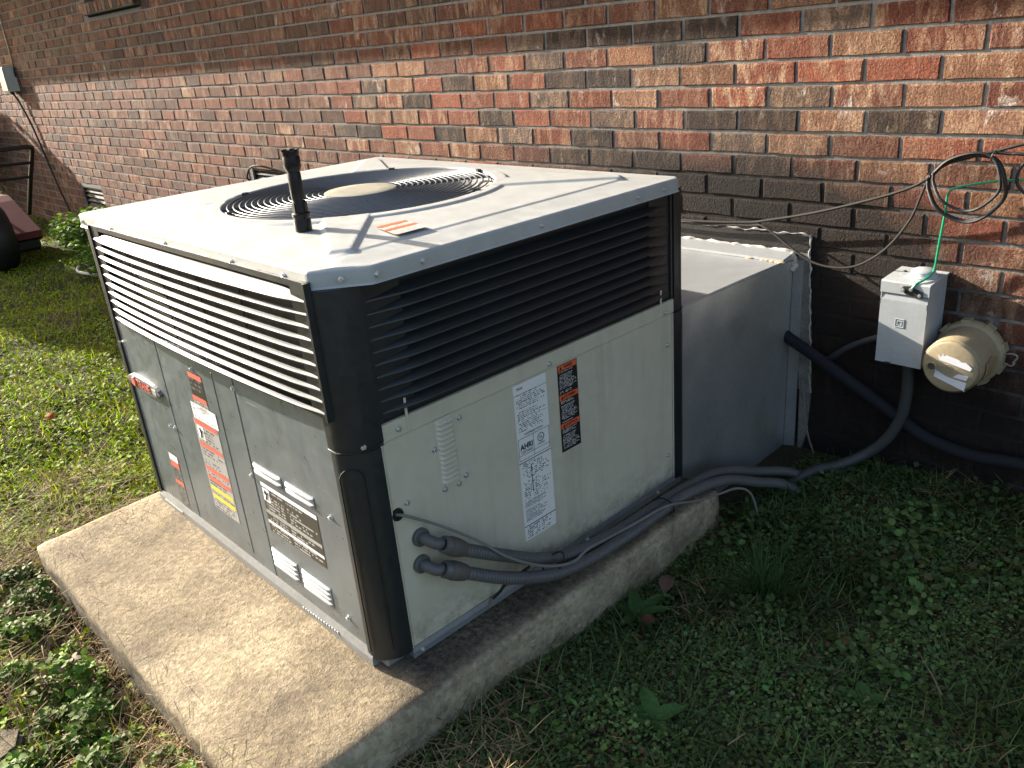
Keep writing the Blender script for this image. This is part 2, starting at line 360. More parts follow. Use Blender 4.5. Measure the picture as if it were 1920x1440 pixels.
def proj(P):
    d = np.asarray(P)-CAM; z = d@AZ; z = np.where(z < .05, .05, z); return 960+FPX*(d@AX)/z, 720-FPX*(d@AY)/z, d@AZ

# ------------------------------------------------------------------ ground
def ground_z(x, y):
    x = np.asarray(x, float); y = np.asarray(y, float)
    z = -.112+.012*np.sin(1.7*x+.6)*np.cos(1.9*y)+.008*np.sin(5.1*x+2.1*y)+.005*np.sin(11*x-7*y+1)
    z = z-.02*sstep(-2.0, -6., x)+.03*sstep(2.6, 3.4, x)*sstep(-.6, -.05, y)
    z = z-.030*sstep(2.75, 2.50, x)*sstep(2.30, 2.46, x)*sstep(-2.2, -1.9, y)-.02*sstep(1.0, 1.3, x)*sstep(-2.4, -2.1, y)*sstep(2.5, 2.3, x)
    return z
gx = np.concatenate([[-60, -30, -16, -10], np.arange(-8, 5.01, .06), [6, 8, 12, 20, 40, 60]])
gy = np.concatenate([[-60, -30, -15, -8, -5], np.arange(-3.6, .31, .06), [.6, 3, 10, 30, 60]])
GX, GY = np.meshgrid(gx, gy); GZ = ground_z(GX, GY); nx = len(gx)
idx = np.arange(len(gx)*len(gy)).reshape(len(gy), nx)
F = np.stack([idx[:-1, :-1], idx[:-1, 1:], idx[1:, 1:], idx[1:, :-1]], -1).reshape(-1, 4)
g = finish('ground', np_mesh('ground', np.stack([GX, GY, GZ], -1).reshape(-1, 3), F), M['ground'], None, True); tag(g, kind='structure')

# ------------------------------------------------------------------ brick wall
BL, BH, ROW0 = .2032, .06834, 1.01087       # brick pitch, course pitch, top of the reference course
wall = thing('brick_wall', 'long red and brown brick house wall behind the air conditioner', 'wall', (0, 0, -.3))
PAL = {'R': ((0.208, 0.066, 0.038), .35), 'S': ((0.208, 0.068, 0.040), 1.), 'B': ((0.128, 0.053, 0.035), .35), 'D': ((0.050, 0.033, 0.027), .22),
       'G': ((0.101, 0.066, 0.050), .45), 'T': ((0.215, 0.104, 0.061), .6), 'V': ((0.168, 0.055, 0.035), .5)}
PLAN = {4: (0, 'SSSBRRRBBTBTBB'), 3: (0, 'BBRBBGDDDDRGVB'), 2: (0, 'BTTBSSGSTDSRTVV'), 1: (-1, 'RGTRDTRDDTTSSRTB'), 0: (0, 'GSDRRRGRTRSGSTVB'),
        -1: (-1, 'RTTSRDRRGVDDTDTV'), -2: (0, 'DRRDTGVDBVGTBRRB'), -3: (0, 'BTRTBBDDDBDVTBBV'), -4: (0, 'BRBTRBBBBDDBTVTB'), -5: (0, 'RBTBRBBBBDDBTRBV')}
ROWOFF = {-1: .007, -2: .009, -3: -.006, -4: -.005, -5: -.007, 1: -.007, 2: -.008}
holes = [(-4.46, -3.97, .115, .30), (-1.19, -.80, .48, .61), (-3.26, -2.28, 1.585, 2.36)]   # two foundation vents, window
def in_hole(x, z): return any(a < x < b and c < z < d for a, b, c, d in holes)
bm = BM(); xs_ = sorted({-9.2, 4.6}|{v for h in holes for v in h[:2]})
for xa, xb in zip(xs_, xs_[1:]):
    zc_ = -.3
    for h in sorted([h for h in holes if h[0] < (xa+xb)/2 < h[1]], key=lambda h: h[2]): box(bm, xa, xb, .0042, .20, zc_, h[2], 0.); zc_ = h[3]
    if zc_ < 2.44: box(bm, xa, xb, .0042, .20, zc_, 2.44, 0.)
obj('mortar_bed', bm, M['mortar'], wall)
bricks = []
for r in range(-19, 21):
    zt = ROW0+r*BH; off = (BL/2 if r % 2 else 0)+ROWOFF.get(r, RNG.uniform(-.006, .006))
    for i in range(-46, 23):
        x0 = i*BL+off; x1 = x0+BL-.010; z1 = zt+RNG.uniform(-.0012, .0012); z0 = zt-BH+.0098
        if x0 > 4.55 or x1 < -9.15 or z1 > 2.43: continue
        if in_hole((x0+x1)/2, (z0+z1)/2): continue
        for a, b, c_, d in holes:                       # cut at a jamb
            if c_ < (z0+z1)/2 < d:
                if x0 < a < x1: x1 = a-.004
                if x0 < b < x1: x0 = b+.004
        if x1-x0 < .02: continue
        code = None
        if r in PLAN:
            s0, st = PLAN[r]
            if 0 <= i-s0 < len(st): code = st[i-s0]
        if code is None: code = RNG.choice(list('RSBDGTV'), p=[.12, .08, .36, .10, .12, .04, .18])
        bricks.append((x0, x1, z0, z1, code, r in PLAN and -1 <= i < 16))
POLY = [(150, 420), (700, 305), (1270, 345), (1285, 450), (1480, 480), (1505, 870), (1400, 900), (760, 1250), (300, 930)]
def inpoly(x, y):
    c = False; n = len(POLY)
    for i in range(n):
        (xa, ya), (xb, yb) = POLY[i], POLY[i-1]
        if (ya > y) != (yb > y) and x < (xb-xa)*(y-ya)/(yb-ya)+xa: c = not c
    return c
score = []
for k, (x0, x1, z0, z1, c, _p) in enumerate(bricks):
    u, v, d = proj([((x0+x1)/2, 0, (z0+z1)/2)]); u, v, d = u[0], v[0], d[0]
    vis = d > 0 and -60 < u < 1980 and -25 < v < 900 and not inpoly(u, v)
    A = np.array([(x0, 0, z0), (x1, 0, z1)]); uu, vv, _ = proj(A); area = abs((uu[1]-uu[0])*(vv[1]-vv[0]))
    score.append(area if vis else 0)
near = set(np.argsort(score)[::-1][:295].tolist())
def brick_geo(x0, x1, z0, z1, code, o, planned=True):
    base, stk = PAL[code]
    if not planned: base = tuple(.55*b+.45*m_ for b, m_ in zip(base, (.140, .064, .042)))
    L = x1-x0; k = RNG.uniform(.78, 1.2); hue = RNG.uniform(-.08, .08)
    col = (base[0]*k*(1+hue), base[1]*k, base[2]*k*(1-hue), min(1, stk*RNG.uniform(.5, 1.3)))
    per = [(0, 0), (.35, 0), (.68, 0), (1, 0), (1, 1), (.64, 1), (.32, 1), (0, 1)]; c = .0026
    proud = RNG.uniform(-.0016, .0012); tilt = RNG.uniform(-.0012, .0012, 2); V = []
    for (a, b) in per:                                  # worn front outline
        jx, jz = RNG.uniform(-.0019, .0019, 2); ins = c*RNG.uniform(.7, 1.7)
        V.append((x0+a*L+(ins if a == 0 else -ins if a == 1 else 0)+jx, proud+tilt[0]*(a-.5)*2+tilt[1]*(b-.5)*2, z0+b*(z1-z0)+(ins*.6 if b == 0 else -ins*1.5)+jz))
    for (a, b) in per:
        jx, jz = RNG.uniform(-.0008, .0008, 2); V.append((x0+a*L+jx, proud+c*1.3, z0+b*(z1-z0)+jz))
    for (a, b) in per: V.append((x0+a*L, .03, z0+b*(z1-z0)))
    return np.array(V)-np.array(o), col
BF = [(0, 1, 6, 7), (1, 2, 5, 6), (2, 3, 4, 5)]
BF += [(k, k+8, (k+1) % 8+8, (k+1) % 8) for k in range(8)]+[(k+8, k+16, (k+1) % 8+16, (k+1) % 8+8) for k in range(8)]
BF = np.array(BF); FV, FF, FC = [], [], []
for k, (x0, x1, z0, z1, code, planned) in enumerate(bricks):
    if k in near:
        o = ((x0+x1)/2, 0, (z0+z1)/2); V, col = brick_geo(x0, x1, z0, z1, code, o, planned)
        me = np_mesh('brick', V, BF, np.tile(np.array(col), (len(V), 1)), 'bcol'); finish('brick', me, M['brick'], wall, False, o)
    else:
        V, col = brick_geo(x0, x1, z0, z1, code, (0, 0, -.3), planned); FF.append(BF+24*len(FV)); FV.append(V); FC.append(np.tile(np.array(col), (24, 1)))
fb = finish('brick_courses', np_mesh('brick_courses', np.concatenate(FV), np.concatenate(FF), np.concatenate(FC), 'bcol'), M['brick'], wall); fb['kind'] = 'stuff'
# mortar smears that fill a missing perpend beside the vents
eave = thing('roof_eave', 'painted roof overhang above the brick wall, shading its upper courses', 'eave', (0, 0, 2.37))
boxo('soffit', (-9.4, 4.8, -.615, .25, 2.375, 2.40), M['wood'], eave, .003)
boxo('fascia', (-9.4, 4.8, -.640, -.617, 2.355, 2.52), M['wood'], eave, .004)
bm = BM(); hull(bm, [(x, y, z) for x in (-9.4, 4.8) for y, z in ((-.70, 2.505), (-.70, 2.53), (2.5, 3.9), (2.5, 3.87))]); obj('shingle_slope', bm, M['roof'], eave)

def foundation_vent(x0, x1, z0, z1, label):
    t = thing('foundation_vent', label, 'vent', (x0, 0, z0), 'foundation vents low in the brick wall')
    boxo('recess_back', (x0, x1, .055, .065, z0, z1), M['black'], t)
    for k in range(4):
        z = z0+(k+.6)*(z1-z0)/4.3; bm = BM(); hull(bm, [(x, y+dy, zz) for x in (x0+.006, x1-.006) for (y, zz) in ((.012, z-.012), (.03, z+.012)) for dy in (0, .004)]); obj('vent_slat', bm, M['black'], t)
    bm = BM()
    for d in ((x0, x0+.008, .008, .05, z0, z1), (x1-.008, x1, .008, .05, z0, z1), (x0, x1, .009, .05, z0, z0+.008), (x0, x1, .009, .05, z1-.008, z1)): box(bm, *d, .001)
    obj('vent_frame', bm, M['blackpaint'], t); return t
foundation_vent(-4.455, -3.975, .12, .295, 'dark slatted foundation vent at the left beyond the unit')
foundation_vent(-1.185, -.805, .485, .605, 'dark foundation vent just behind the top of the unit')
# window over the top edge of the frame: its rowlock brick sill shows
win = thing('window', 'window with sloping brick sill at the top left of the wall', 'window', (-2.77, 0, 1.585))
xw = -3.245
while xw < -2.30:
    bm = BM(); hull(bm, [(xw+dx, y, z) for dx in (0, .061) for y, z in ((-.045+RNG.uniform(-.003, .003), 1.607), (-.045, 1.672), (.10, 1.702), (.10, 1.64))])
    base, stk = PAL[RNG.choice(list('GTGDB'))]; me = bpy.data.meshes.new('sill_brick'); bmesh.ops.translate(bm, verts=bm.verts, vec=-org(win)); bmesh.ops.recalc_face_normals(bm, faces=bm.faces); bm.to_mesh(me); bm.free()
    a = me.attributes.new('bcol', 'FLOAT_COLOR', 'POINT'); a.data.foreach_set('color', np.tile(np.array((base[0]*1.3, base[1]*1.3, base[2]*1.3, stk)), len(me.vertices)).astype(np.float32)); finish('sill_brick', me, M['brick'], win); xw += .0705
boxo('sill_mortar', (-3.25, -2.285, -.036, .1, 1.598, 1.668), M['mortar'], win)
boxo('glass', (-3.22, -2.31, .10, .106, 1.72, 2.34), simple('window_glass', (.02, .024, .028), .06), win)
bm = BM()
for d in ((-3.26, -3.21, .075, .12, 1.70, 2.36), (-2.32, -2.27, .075, .12, 1.70, 2.36), (-3.21, -2.32, .078, .12, 1.70, 1.745), (-3.21, -2.32, .078, .12, 2.315, 2.36), (-3.21, -2.32, .08, .118, 2.01, 2.05)): box(bm, *d, .003)
obj('sash_frame', bm, M['wood'], win)

# ------------------------------------------------------------------ concrete slab
def slab_mesh():
    bm = BM(); x0, x1, y0, y1, z0, z1 = 1.115, 2.478, -2.045, -.60, -.26, -.012
    bmesh.ops.create_cube(bm, size=1); bmesh.ops.subdivide_edges(bm, edges=bm.edges, cuts=46, use_grid_fill=True)
    r = .020
    for v in bm.verts:
        p = Vector((x0+(v.co.x+.5)*(x1-x0), y0+(v.co.y+.5)*(y1-y0), z0+(v.co.z+.5)*(z1-z0)))
        c = Vector((min(max(p.x, x0+r), x1-r), min(max(p.y, y0+r), y1-r), min(p.z, z1-r))); d = p-c
        if d.length > 1e-6 and p.z > z1-r-.001 or (d.x and d.y): p = c+d.normalized()*min(r, max(d.length, r)) if d.length > r*.5 else p
        nz = mnoise.noise(p*4)*.006+mnoise.noise(p*30)*.004
        side = max(abs(v.co.x), abs(v.co.y)) > .49
        if side: nrm = Vector((1 if v.co.x > .49 else -1 if v.co.x < -.49 else 0, 1 if v.co.y > .49 else -1 if v.co.y < -.49 else 0, 0)); p += nrm*nz*1.3
        else: p.z += nz*.35
        p.z -= .012*max(0, (-1.75-p.y)/.3)            # falls away a little from the unit
        v.co = p
    return bm
sl_o = obj('concrete_slab', slab_mesh(), M['concrete'], None, True); top(sl_o, 'weathered tan concrete pad under the air conditioner', 'concrete pad')

# ------------------------------------------------------------------ packaged air conditioner
XR, YF = 2.363, -1.686
ac = thing('air_conditioner', 'large grey packaged air conditioner with louvered sides on concrete pad', 'air conditioner', (1.76, -1.17, -.01))
boxo('base_pan', (1.178, 2.352, -1.676, -.625, -.008, .02), M['rail'], ac, .004)
boxo('cabinet_core', (1.20, 2.345, -1.668, -.64, .02, .56), M['black'], ac)
boxo('coil_block', (1.225, 2.315, -1.640, -.66, .56, .70), M['coil'], ac)
# open-topped coil housing round the fan well
bm = BM()
for d in ((1.225, 1.24, -1.64, -.66, .70, .84), (2.30, 2.315, -1.64, -.66, .70, .84), (1.24, 2.30, -1.64, -1.625, .70, .84), (1.24, 2.30, -.675, -.66, .70, .84)): box(bm, *d, .001)
obj('coil_housing', bm, M['coil'], ac)

# --- top cap
CX0, CX1, CY0, CY1, CZ = 1.1245, 2.401, -1.688, -.672, .866
FCX, FCY, FR = 1.757, -1.178, .348
def cap_h(x, y):
    e = np.minimum(np.minimum(x-CX0, CX1-x), np.minimum(y-CY0, CY1-y)); ex = np.minimum(x-CX0, CX1-x); ey = np.minimum(y-CY0, CY1-y)
    h = .0045*sstep(.0, .10, e)+.003*sstep(.05, .30, e)
    h += .0028*sstep(.092, .104, ex)*sstep(.05, .13, ey)
    px, py = np.abs(x-FCX), np.abs(y-FCY)
    def side(ax, ay, bx, by): # signed distance to line, positive to the left
        L = math.hypot(bx-ax, by-ay); return ((bx-ax)*(py-ay)-(by-ay)*(px-ax))/L
    dl = -side(.16, .225, .516, .432); dr = side(.324, .19, .552, .392); de = side(.552, .392, .516, .432)
    d = np.minimum(np.minimum(dl, dr), de)
    h += .0060*sstep(-.004, .010, d)
    rr = np.hypot(x-FCX, y-FCY); h = np.maximum(h, (.0150)*sstep(.404, .376, rr)); 
    return h
def outline(t):
    # chamfered rectangle, t in 0..1 by arc length
    ch, cv = .072, .088
    e = .018; P = [(CX1-ch, CY0), (CX1, CY0+cv), (CX1, CY1-e), (CX1-e, CY1), (CX0+e, CY1), (CX0, CY1-e), (CX0, CY0+e), (CX0+e, CY0)]
    L = [math.dist(P[i], P[(i+1) % 8]) for i in range(8)]; s = t*sum(L)
    for i in range(8):
        if s <= L[i] or i == 7:
            f = min(1, s/L[i]); a, b = P[i], P[(i+1) % 8]; return (a[0]+(b[0]-a[0])*f, a[1]+(b[1]-a[1])*f)
        s -= L[i]
N = 960; O = np.array([outline(k/N) for k in range(N)]); 
for _ in range(1): O = .25*np.roll(O, 1, 0)+.5*O+.25*np.roll(O, -1, 0)
ctr = np.array([FCX, FCY]); inner = ctr+(O-ctr)/np.linalg.norm(O-ctr, axis=1)[:, None]*FR
outn = (O-ctr); outn = np.stack([np.roll(O, -1, 0)[:, 1]-np.roll(O, 1, 0)[:, 1], -(np.roll(O, -1, 0)[:, 0]-np.roll(O, 1, 0)[:, 0])], 1); outn /= np.linalg.norm(outn, axis=1)[:, None]
if np.mean(np.sum(outn*(O-ctr), 1)) < 0: outn = -outn
rows = []
rows.append(np.column_stack([inner, np.full(N, .775)])); rows.append(np.column_stack([inner, np.full(N, CZ+.0095)]))
rows.append(np.column_stack([ctr+(inner-ctr)*1.006, np.full(N, CZ+.0145)]))
NRAD = 116
for k in range(NRAD):
    f = .016+(1-.016)*k/(NRAD-1); P = inner+(O-outn*.006-inner)*f; rows.append(np.column_stack([P, CZ+cap_h(P[:, 0], P[:, 1])]))
for a in (22, 45, 68, 90):
    P = O-outn*(.006-.006*math.sin(R(a))); rows.append(np.column_stack([P, np.full(N, CZ-.006+.006*math.cos(R(a)))]))
rows.append(np.column_stack([O, np.full(N, CZ-.030)])); rows.append(np.column_stack([O+outn*.003, np.full(N, CZ-.0335)])); rows.append(np.column_stack([O-outn*.004, np.full(N, CZ-.0345)])); rows.append(np.column_stack([O-outn*.014, np.full(N, CZ-.034)]))
V = np.concatenate(rows)-np.array(ORG[ac.name]); nr = len(rows); I = np.arange(nr*N).reshape(nr, N)
F = np.stack([I[:-1], I[1:], np.roll(I, -1, 1)[1:], np.roll(I, -1, 1)[:-1]], -1).reshape(-1, 4)
capm = np_mesh('cap', V, F); cap = finish('cap', capm, M['cap'], ac, True)
capm.set_sharp_from_angle(angle=R(20))
# warning print on the cap
def capq(x, y): return (x, y, CZ+.0138)
PR_CAP = print_material('cap_label_print', (.50, .48, .44), (.30, .28, .25), 12, 26, .7)
lab = quad('cap_label', [capq(2.292, -1.462), capq(2.292, -1.382), capq(2.195, -1.366), capq(2.190, -1.438)], PR_CAP, cap)
for a, b in ((.0, .16), (.42, .58)):
    P0, P1, P2, P3 = [Vector(p) for p in (capq(2.190, -1.438), capq(2.292, -1.462), capq(2.292, -1.382), capq(2.195, -1.366))]
    dz = Vector((0, 0, .0006)); quad('label_band', [P0.lerp(P1, a)+dz, P3.lerp(P2, a)+dz, P3.lerp(P2, b)+dz, P0.lerp(P1, b)+dz], M['orange'], lab)
# --- fan guard
guard = thing('fan', 'x', 'x', (0, 0, 0)); bpy.data.objects.remove(guard)
hubz = CZ+.0165
bm = BM()
for k in range(8):
    a = k*math.pi/4+.3; pts = [(FCX+math.cos(a)*r_, FCY+math.sin(a)*r_, CZ+.0150-.0030*(r_/.34)**4-.0045) for r_ in (.08, .16, .24, .30, .347)]; tube(bm, pts, .0032, 6)
fg = obj('fan_guard', bm, M['wire'], ac, 'auto')
for k in range(16):
    r_ = .106+k*.0152; z_ = CZ+.0150-.0030*(r_/.34)**4; bm = BM(); tube(bm, [(FCX+math.cos(t)*r_, FCY+math.sin(t)*r_, z_) for t in np.linspace(0, 2*math.pi, 73)[:-1]], .0023, 6, True)
    obj('guard_ring', bm, M['wire'], fg, True)
hub = latheo('guard_hub', [(0, .0006), (.05, .0005), (.0905, .0002), (.0935, -.0012), (.094, -.007), (.0, -.007)], (FCX, FCY, hubz), (0, 0, 1), M['hub'], ac, 48)
for a in (-150, -100, -40, 20, 75, 130):
    c_, s_ = math.cos(R(a)), math.sin(R(a)); bm = BM(); hull(bm, [(FCX+c_*r_-s_*w_, FCY+s_*r_+c_*w_, CZ+z_) for r_ in (.338, .350) for w_ in (-.008, .008) for z_ in (.002, .0185)]); obj('guard_clip', bm, M['dark'], ac)
# fan below the guard
fan = latheo('fan_motor', [(0, .0), (.07, 0), (.075, -.01), (.075, -.08), (0, -.08)], (FCX, FCY, .80), (0, 0, 1), M['black'], ac)
for k in range(3):
    a = k*2.094+.5; bm = BM(); pts = []
    for r_, hw in ((.07, .06), (.2, .13), (.325, .17)):
        for q in (-1, 0, 1): t = a+q*hw/r_*.9; pts.append([bm.verts.new((FCX+r_*math.cos(t), FCY+r_*math.sin(t), .77+q*.035-dz_)) for dz_ in (0, .003)])
    for i in range(2):
        for j in range(2):
            A, B, C_, D = pts[i*3+j], pts[i*3+j+1], pts[i*3+j+4], pts[i*3+j+3]; bm.faces.new((A[0], B[0], C_[0], D[0])); bm.faces.new((D[1], C_[1], B[1], A[1]))
    obj('fan_blade', bm, simple('fan_blade_metal', (.22, .23, .24), .4, .5), fan, True)

# --- corner posts (profile in plan, near corner; mirrored for the others)
def post(name, prof, z0, z1, mat, flare=0.):
    bm = BM(); lv = [(z0, 0), (z0+.006, .0015), (z1-.006, .0015+flare*.0), (z1, 0)]
    cxy = Vector((sum(p[0] for p in prof)/len(prof), sum(p[1] for p in prof)/len(prof))); R_ = []
    for z, o in lv: R_.append([bm.verts.new((p[0]+(p[0]-cxy.x)*o*12, p[1]+(p[1]-cxy.y)*o*12, z)) for p in prof])
    n = len(prof)
    for A, B in zip(R_, R_[1:]):
        for k in range(n): bm.faces.new((A[k], A[(k+1) % n], B[(k+1) % n], B[k]))
    bm.faces.new(R_[0][::-1]); bm.faces.new(R_[-1]); return obj(name, bm, mat, ac, 'auto')
def arc(cx, cy, rx, ry, a0, a1, n): return [(cx+rx*math.cos(R(a0+(a1-a0)*k/n)), cy+ry*math.sin(R(a0+(a1-a0)*k/n))) for k in range(n+1)]
upper = [(2.300, -1.66), (2.300, -1.692), (2.318, -1.693)]+arc(2.316, -1.640, .054, .053, -78, -6, 9)+[(2.3705, -1.612), (2.345, -1.612)]
post('corner_post', upper, .512, .832, M['dark'])
lower = [(2.304, -1.66), (2.304, -1.690), (2.316, -1.691), (2.331, -1.690), (2.350, -1.676), (2.364, -1.655), (2.3685, -1.640), (2.3685, -1.619), (2.345, -1.619)]
pl = post('corner_post', lower, .012, .506, M['dark'])
# recessed oval outline on the lower post
mid = Vector((2.3465, -1.6795, 0)); tdir = Vector((.036, .040, 0)).normalized(); nd = Vector((.74, -.67, 0)); pts = []
for k in range(20):
    a = math.pi*k/19; pts.append(mid+tdir*.024*math.cos(a)+Vector((0, 0, .452+.024*math.sin(a)))+nd*.0006)
pts = [mid+tdir*.024+nd*.0006+Vector((0, 0, .04))]+pts+[mid-tdir*.024+nd*.0006+Vector((0, 0, .04))]
bm = BM(); tube(bm, pts, .0016, 5); obj('grip_outline', bm, M['black'], pl)
bm = BM(); tube(bm, [(2.3005, -1.693, .511), (2.33, -1.694, .5105), (2.356, -1.676, .510), (2.369, -1.650, .510), (2.371, -1.612, .510)], .0018, 6); obj('post_joint', bm, M['dark'], ac, 'auto')
def mir(prof, mx, my): return [((2*1.757-x-.006 if mx else x), (2*-1.1735-y if my else y)) for x, y in prof]
LP = [(1.205, -1.66), (1.205, -1.690), (1.19, -1.692), (1.176, -1.688), (1.168, -1.676), (1.166, -1.655), (1.166, -1.60), (1.19, -1.60)]
post('corner_post', LP, .512, .832, M['dark']); post('corner_post', LP, .012, .506, M['dark'])
BP = [(2.335, -.664), (XR+.0045, -.664), (XR+.0055, -.640), (XR+.001, -.628), (2.345, -.622), (2.31, -.622)]
post('corner_post', BP, .512, .832, M['dark']); post('corner_post', BP, -.002, .506, M['dark'])
LB = [(1.166, -.70), (1.166, -.64), (1.176, -.624), (1.21, -.622), (1.21, -.66)]
post('corner_post', LB, .512, .832, M['dark']); post('corner_post', LB, .012, .506, M['dark'])

# --- louvered sides.  local frame: s along the side, n outward, z up
def louver(origin, sdir, ndir, L, z0, z1, nsl, mat, smat, bow, name, wires, slot_in):
    o, sd, nd_ = Vector(origin), Vector(sdir), Vector(ndir)
    P = lambda s, n_, z: o+sd*s+nd_*n_+Vector((0, 0, z))
    pitch = (z1-z0-.022)/nsl
    bm = BM()                                               # frame plate: two ends, top and bottom rail
    def lb(s0, s1, n0, n1, a, b): hull(bm, [P(s, n_, z) for s in (s0, s1) for n_ in (n0, n1) for z in (a, b)])
    lb(0, slot_in, -.010, .002, z0, z1); lb(L-slot_in, L, -.010, .002, z0, z1); lb(slot_in, L-slot_in, -.010, .0015, z1-.012, z1); lb(slot_in, L-slot_in, -.010, .0015, z0, z0+.014)
    lb(-.003, .004, -.008, .0065, z0-.002, z1); lb(L-.004, L+.003, -.008, .0065, z0-.002, z1)
    fr = obj(name, bm, mat, ac)
    curved = smat is not mat
    S = np.unique(np.concatenate([np.linspace(.006, .26, 14), np.linspace(.26, L-.26, 10), np.linspace(L-.26, L-.006, 14)]))
    for k in range(nsl):
        zc = z0+.010+k*pitch; bm = BM(); R_ = []
        topmost = k == nsl-1
        for s in S:
            e = min(s, L-s); q = float(sstep(0, .10, e))
            if curved:
                nb = .002+bow*(1-((s-L/2)/(L/2))**2); d = nb+.0015+.0040*q; hi = zc+.0020+.0046; n0 = nb-.0034
                if topmost: d += .003*q; hi = zc+.0024+.006+.010*q; n0 = -.004
                ring = [(n0, hi), (n0+(d-n0)*.5, zc+.0020+(hi-zc-.0020)*.5), (d-.0006, zc+.0022), (d, zc+.0015), (d, zc-.0004), (d-.0022, zc-.0004), (d-.003, zc+.0006), (n0, hi-.0025)]
            else:
                d = .0025+bow*q; hi = zc+.0034+max(.006, (d+.002)*.87)
                ring = [(-.004, hi), ((d-.004)*.5, zc+.0045+(hi-zc-.0045)*.5), (d-.0006, zc+.0040), (d, zc+.0030), (d, zc), (d-.0025, zc), (d-.0032, zc+.0022), (-.004, hi-.004)]
            R_.append([bm.verts.new(P(s, a, b)) for a, b in ring])
        m = 8
        for A, B in zip(R_, R_[1:]):
            for j in range(m): bm.faces.new((A[j], A[(j+1) % m], B[(j+1) % m], B[j]))
        bm.faces.new(R_[0]); bm.faces.new(R_[-1][::-1]); obj('slat', bm, smat, fr, 'auto')
    for s in wires:
        bm = BM(); tube(bm, [P(s, -.008, z0), P(s, -.008, z1)], .0016, 5); obj('guard_wire', bm, M['cable_brown'], fr)
    if curved:                                              # curved plate that closes the bottom of the bowed front
        bm = BM(); A_ = [[bm.verts.new(P(s, n_, z)) for n_, z in ((-.006, z0), (.004+bow*(1-((s-L/2)/(L/2))**2), z0+.006), (.004+bow*(1-((s-L/2)/(L/2))**2), z0+.008), (-.006, z0+.003))] for s in np.linspace(.004, L-.004, 25)]
        for a_, b_ in zip(A_, A_[1:]):
            for j in range(4): bm.faces.new((a_[j], a_[(j+1) % 4], b_[(j+1) % 4], b_[j]))
        obj('closing_plate', bm, mat, fr)
    bm = BM(); hull(bm, [P(s, n_, z) for s in (slot_in*.6, L-slot_in*.6) for n_ in (-.030, -.026) for z in (z0, z1)]); obj('coil_face', bm, M['coil'], fr)
    return fr
louver((1.245, YF-.010, 0), (1, 0, 0), (0, -1, 0), 1.088, .582, .848, 10, M['dark'], M['slatfront'], .016, 'louver_panel', (.2, .4, .6, .8), .055)
louver((XR, -1.607, 0), (0, 1, 0), (1, 0, 0), .930, .556, .828, 10, M['dark'], M['dark'], .0145, 'louver_panel', (.148, .278, .41, .541, .674, .806), .085)
boxo('louver_backing', (XR-.012, XR-.002, -1.618, -.655, .545, .834), M['black'], ac)
boxo('louver_backing', (1.20, 2.31, YF+.002, YF+.012, .56, .834), M['black'], ac)

# --- lower panels
for a, b in ((1.204, 1.468), (1.4715, 1.904), (1.9075, 2.302)): boxo('access_panel', (a, b, YF, YF+.014, .028, .578), M['front'], ac, .0025)
bm = BM(); hull(bm, [(x, y, z) for x in (1.19, 2.322) for y, z in ((YF-.008, -.008), (YF-.008, .010), (YF-.002, .026), (YF+.02, .026), (YF+.02, -.008))]); obj('base_rail', bm, M['rail'], ac)
bm = BM()
for k in range(14): x = 2.035+k*.0115; box(bm, x, x+.007, YF-.0095, YF-.007, .000+.001*k*.5, .008+.0005*k, .0008)
for k in range(10): x = 1.235+k*.0125; box(bm, x, x+.008, YF-.0095, YF-.007, .0, .008, .0008)
obj('stamped_marks', bm, M['galv'], ac)
boxo('panel_crease', (1.79, 1.796, YF-.0012, YF+.001, .05, .55), M['front'], ac, .0008)
boxo('service_panel', (XR-.014, XR, -1.612, -.668, .012, .508), M['panel'], ac, .003)
bm = BM(); hull(bm, [(x, y, z) for y in (-1.612, -.666) for x, z in ((XR-.012, .508), (XR+.0035, .511), (XR+.0035, .546), (XR-.012, .548))]); obj('trim_strip', bm, M['panel'], ac)
bm = BM(); hull(bm, [(x, y, z) for y in (-1.618, -.640) for x, z in ((XR-.02, -.010), (XR+.006, -.010), (XR+.006, .004), (XR+.001, .014), (XR-.02, .014))]); obj('base_rail', bm, M['rail'], ac)
bm = BM(); box(bm, XR-.004, XR+.0025, -1.6185, -1.6125, .014, .508, .0012); box(bm, XR-.004, XR+.0025, -.6675, -.6645, .014, .508, .001); obj('edge_trim', bm, M['panel'], ac)
# brackets that hook the louver to the trim
for y in (-1.548, -.722):
    bm = BM(); box(bm, XR+.003, XR+.006, y-.003, y+.003, .515, .585, .0008); obj('louver_hook', bm, M['panel'], ac)
# louvered vent on the side panel: 13 pressed fins
vent = boxo('panel_vent', (XR+.0002, XR+.0012, -1.484, -1.429, .352, .508), M['panel'], ac, .0004)
for k in range(13):
    z = .360+k*.0113; bm = BM(); R_ = []
    for y, q in ((-1.480, 0.), (-1.477, .6), (-1.472, 1.), (-1.441, 1.), (-1.436, .6), (-1.433, 0.)):
        R_.append([bm.verts.new((XR+a, y, b)) for a, b in ((.0008, z+.0088), (.0008+.0080*q, z+.0030), (.0008+.0085*q, z), (.0008, z-.0004))])
    for A, B in zip(R_, R_[1:]):
        for j in range(4): bm.faces.new((A[j], A[(j+1) % 4], B[(j+1) % 4], B[j]))
    obj('fin', bm, M['panel'], vent, 'auto')
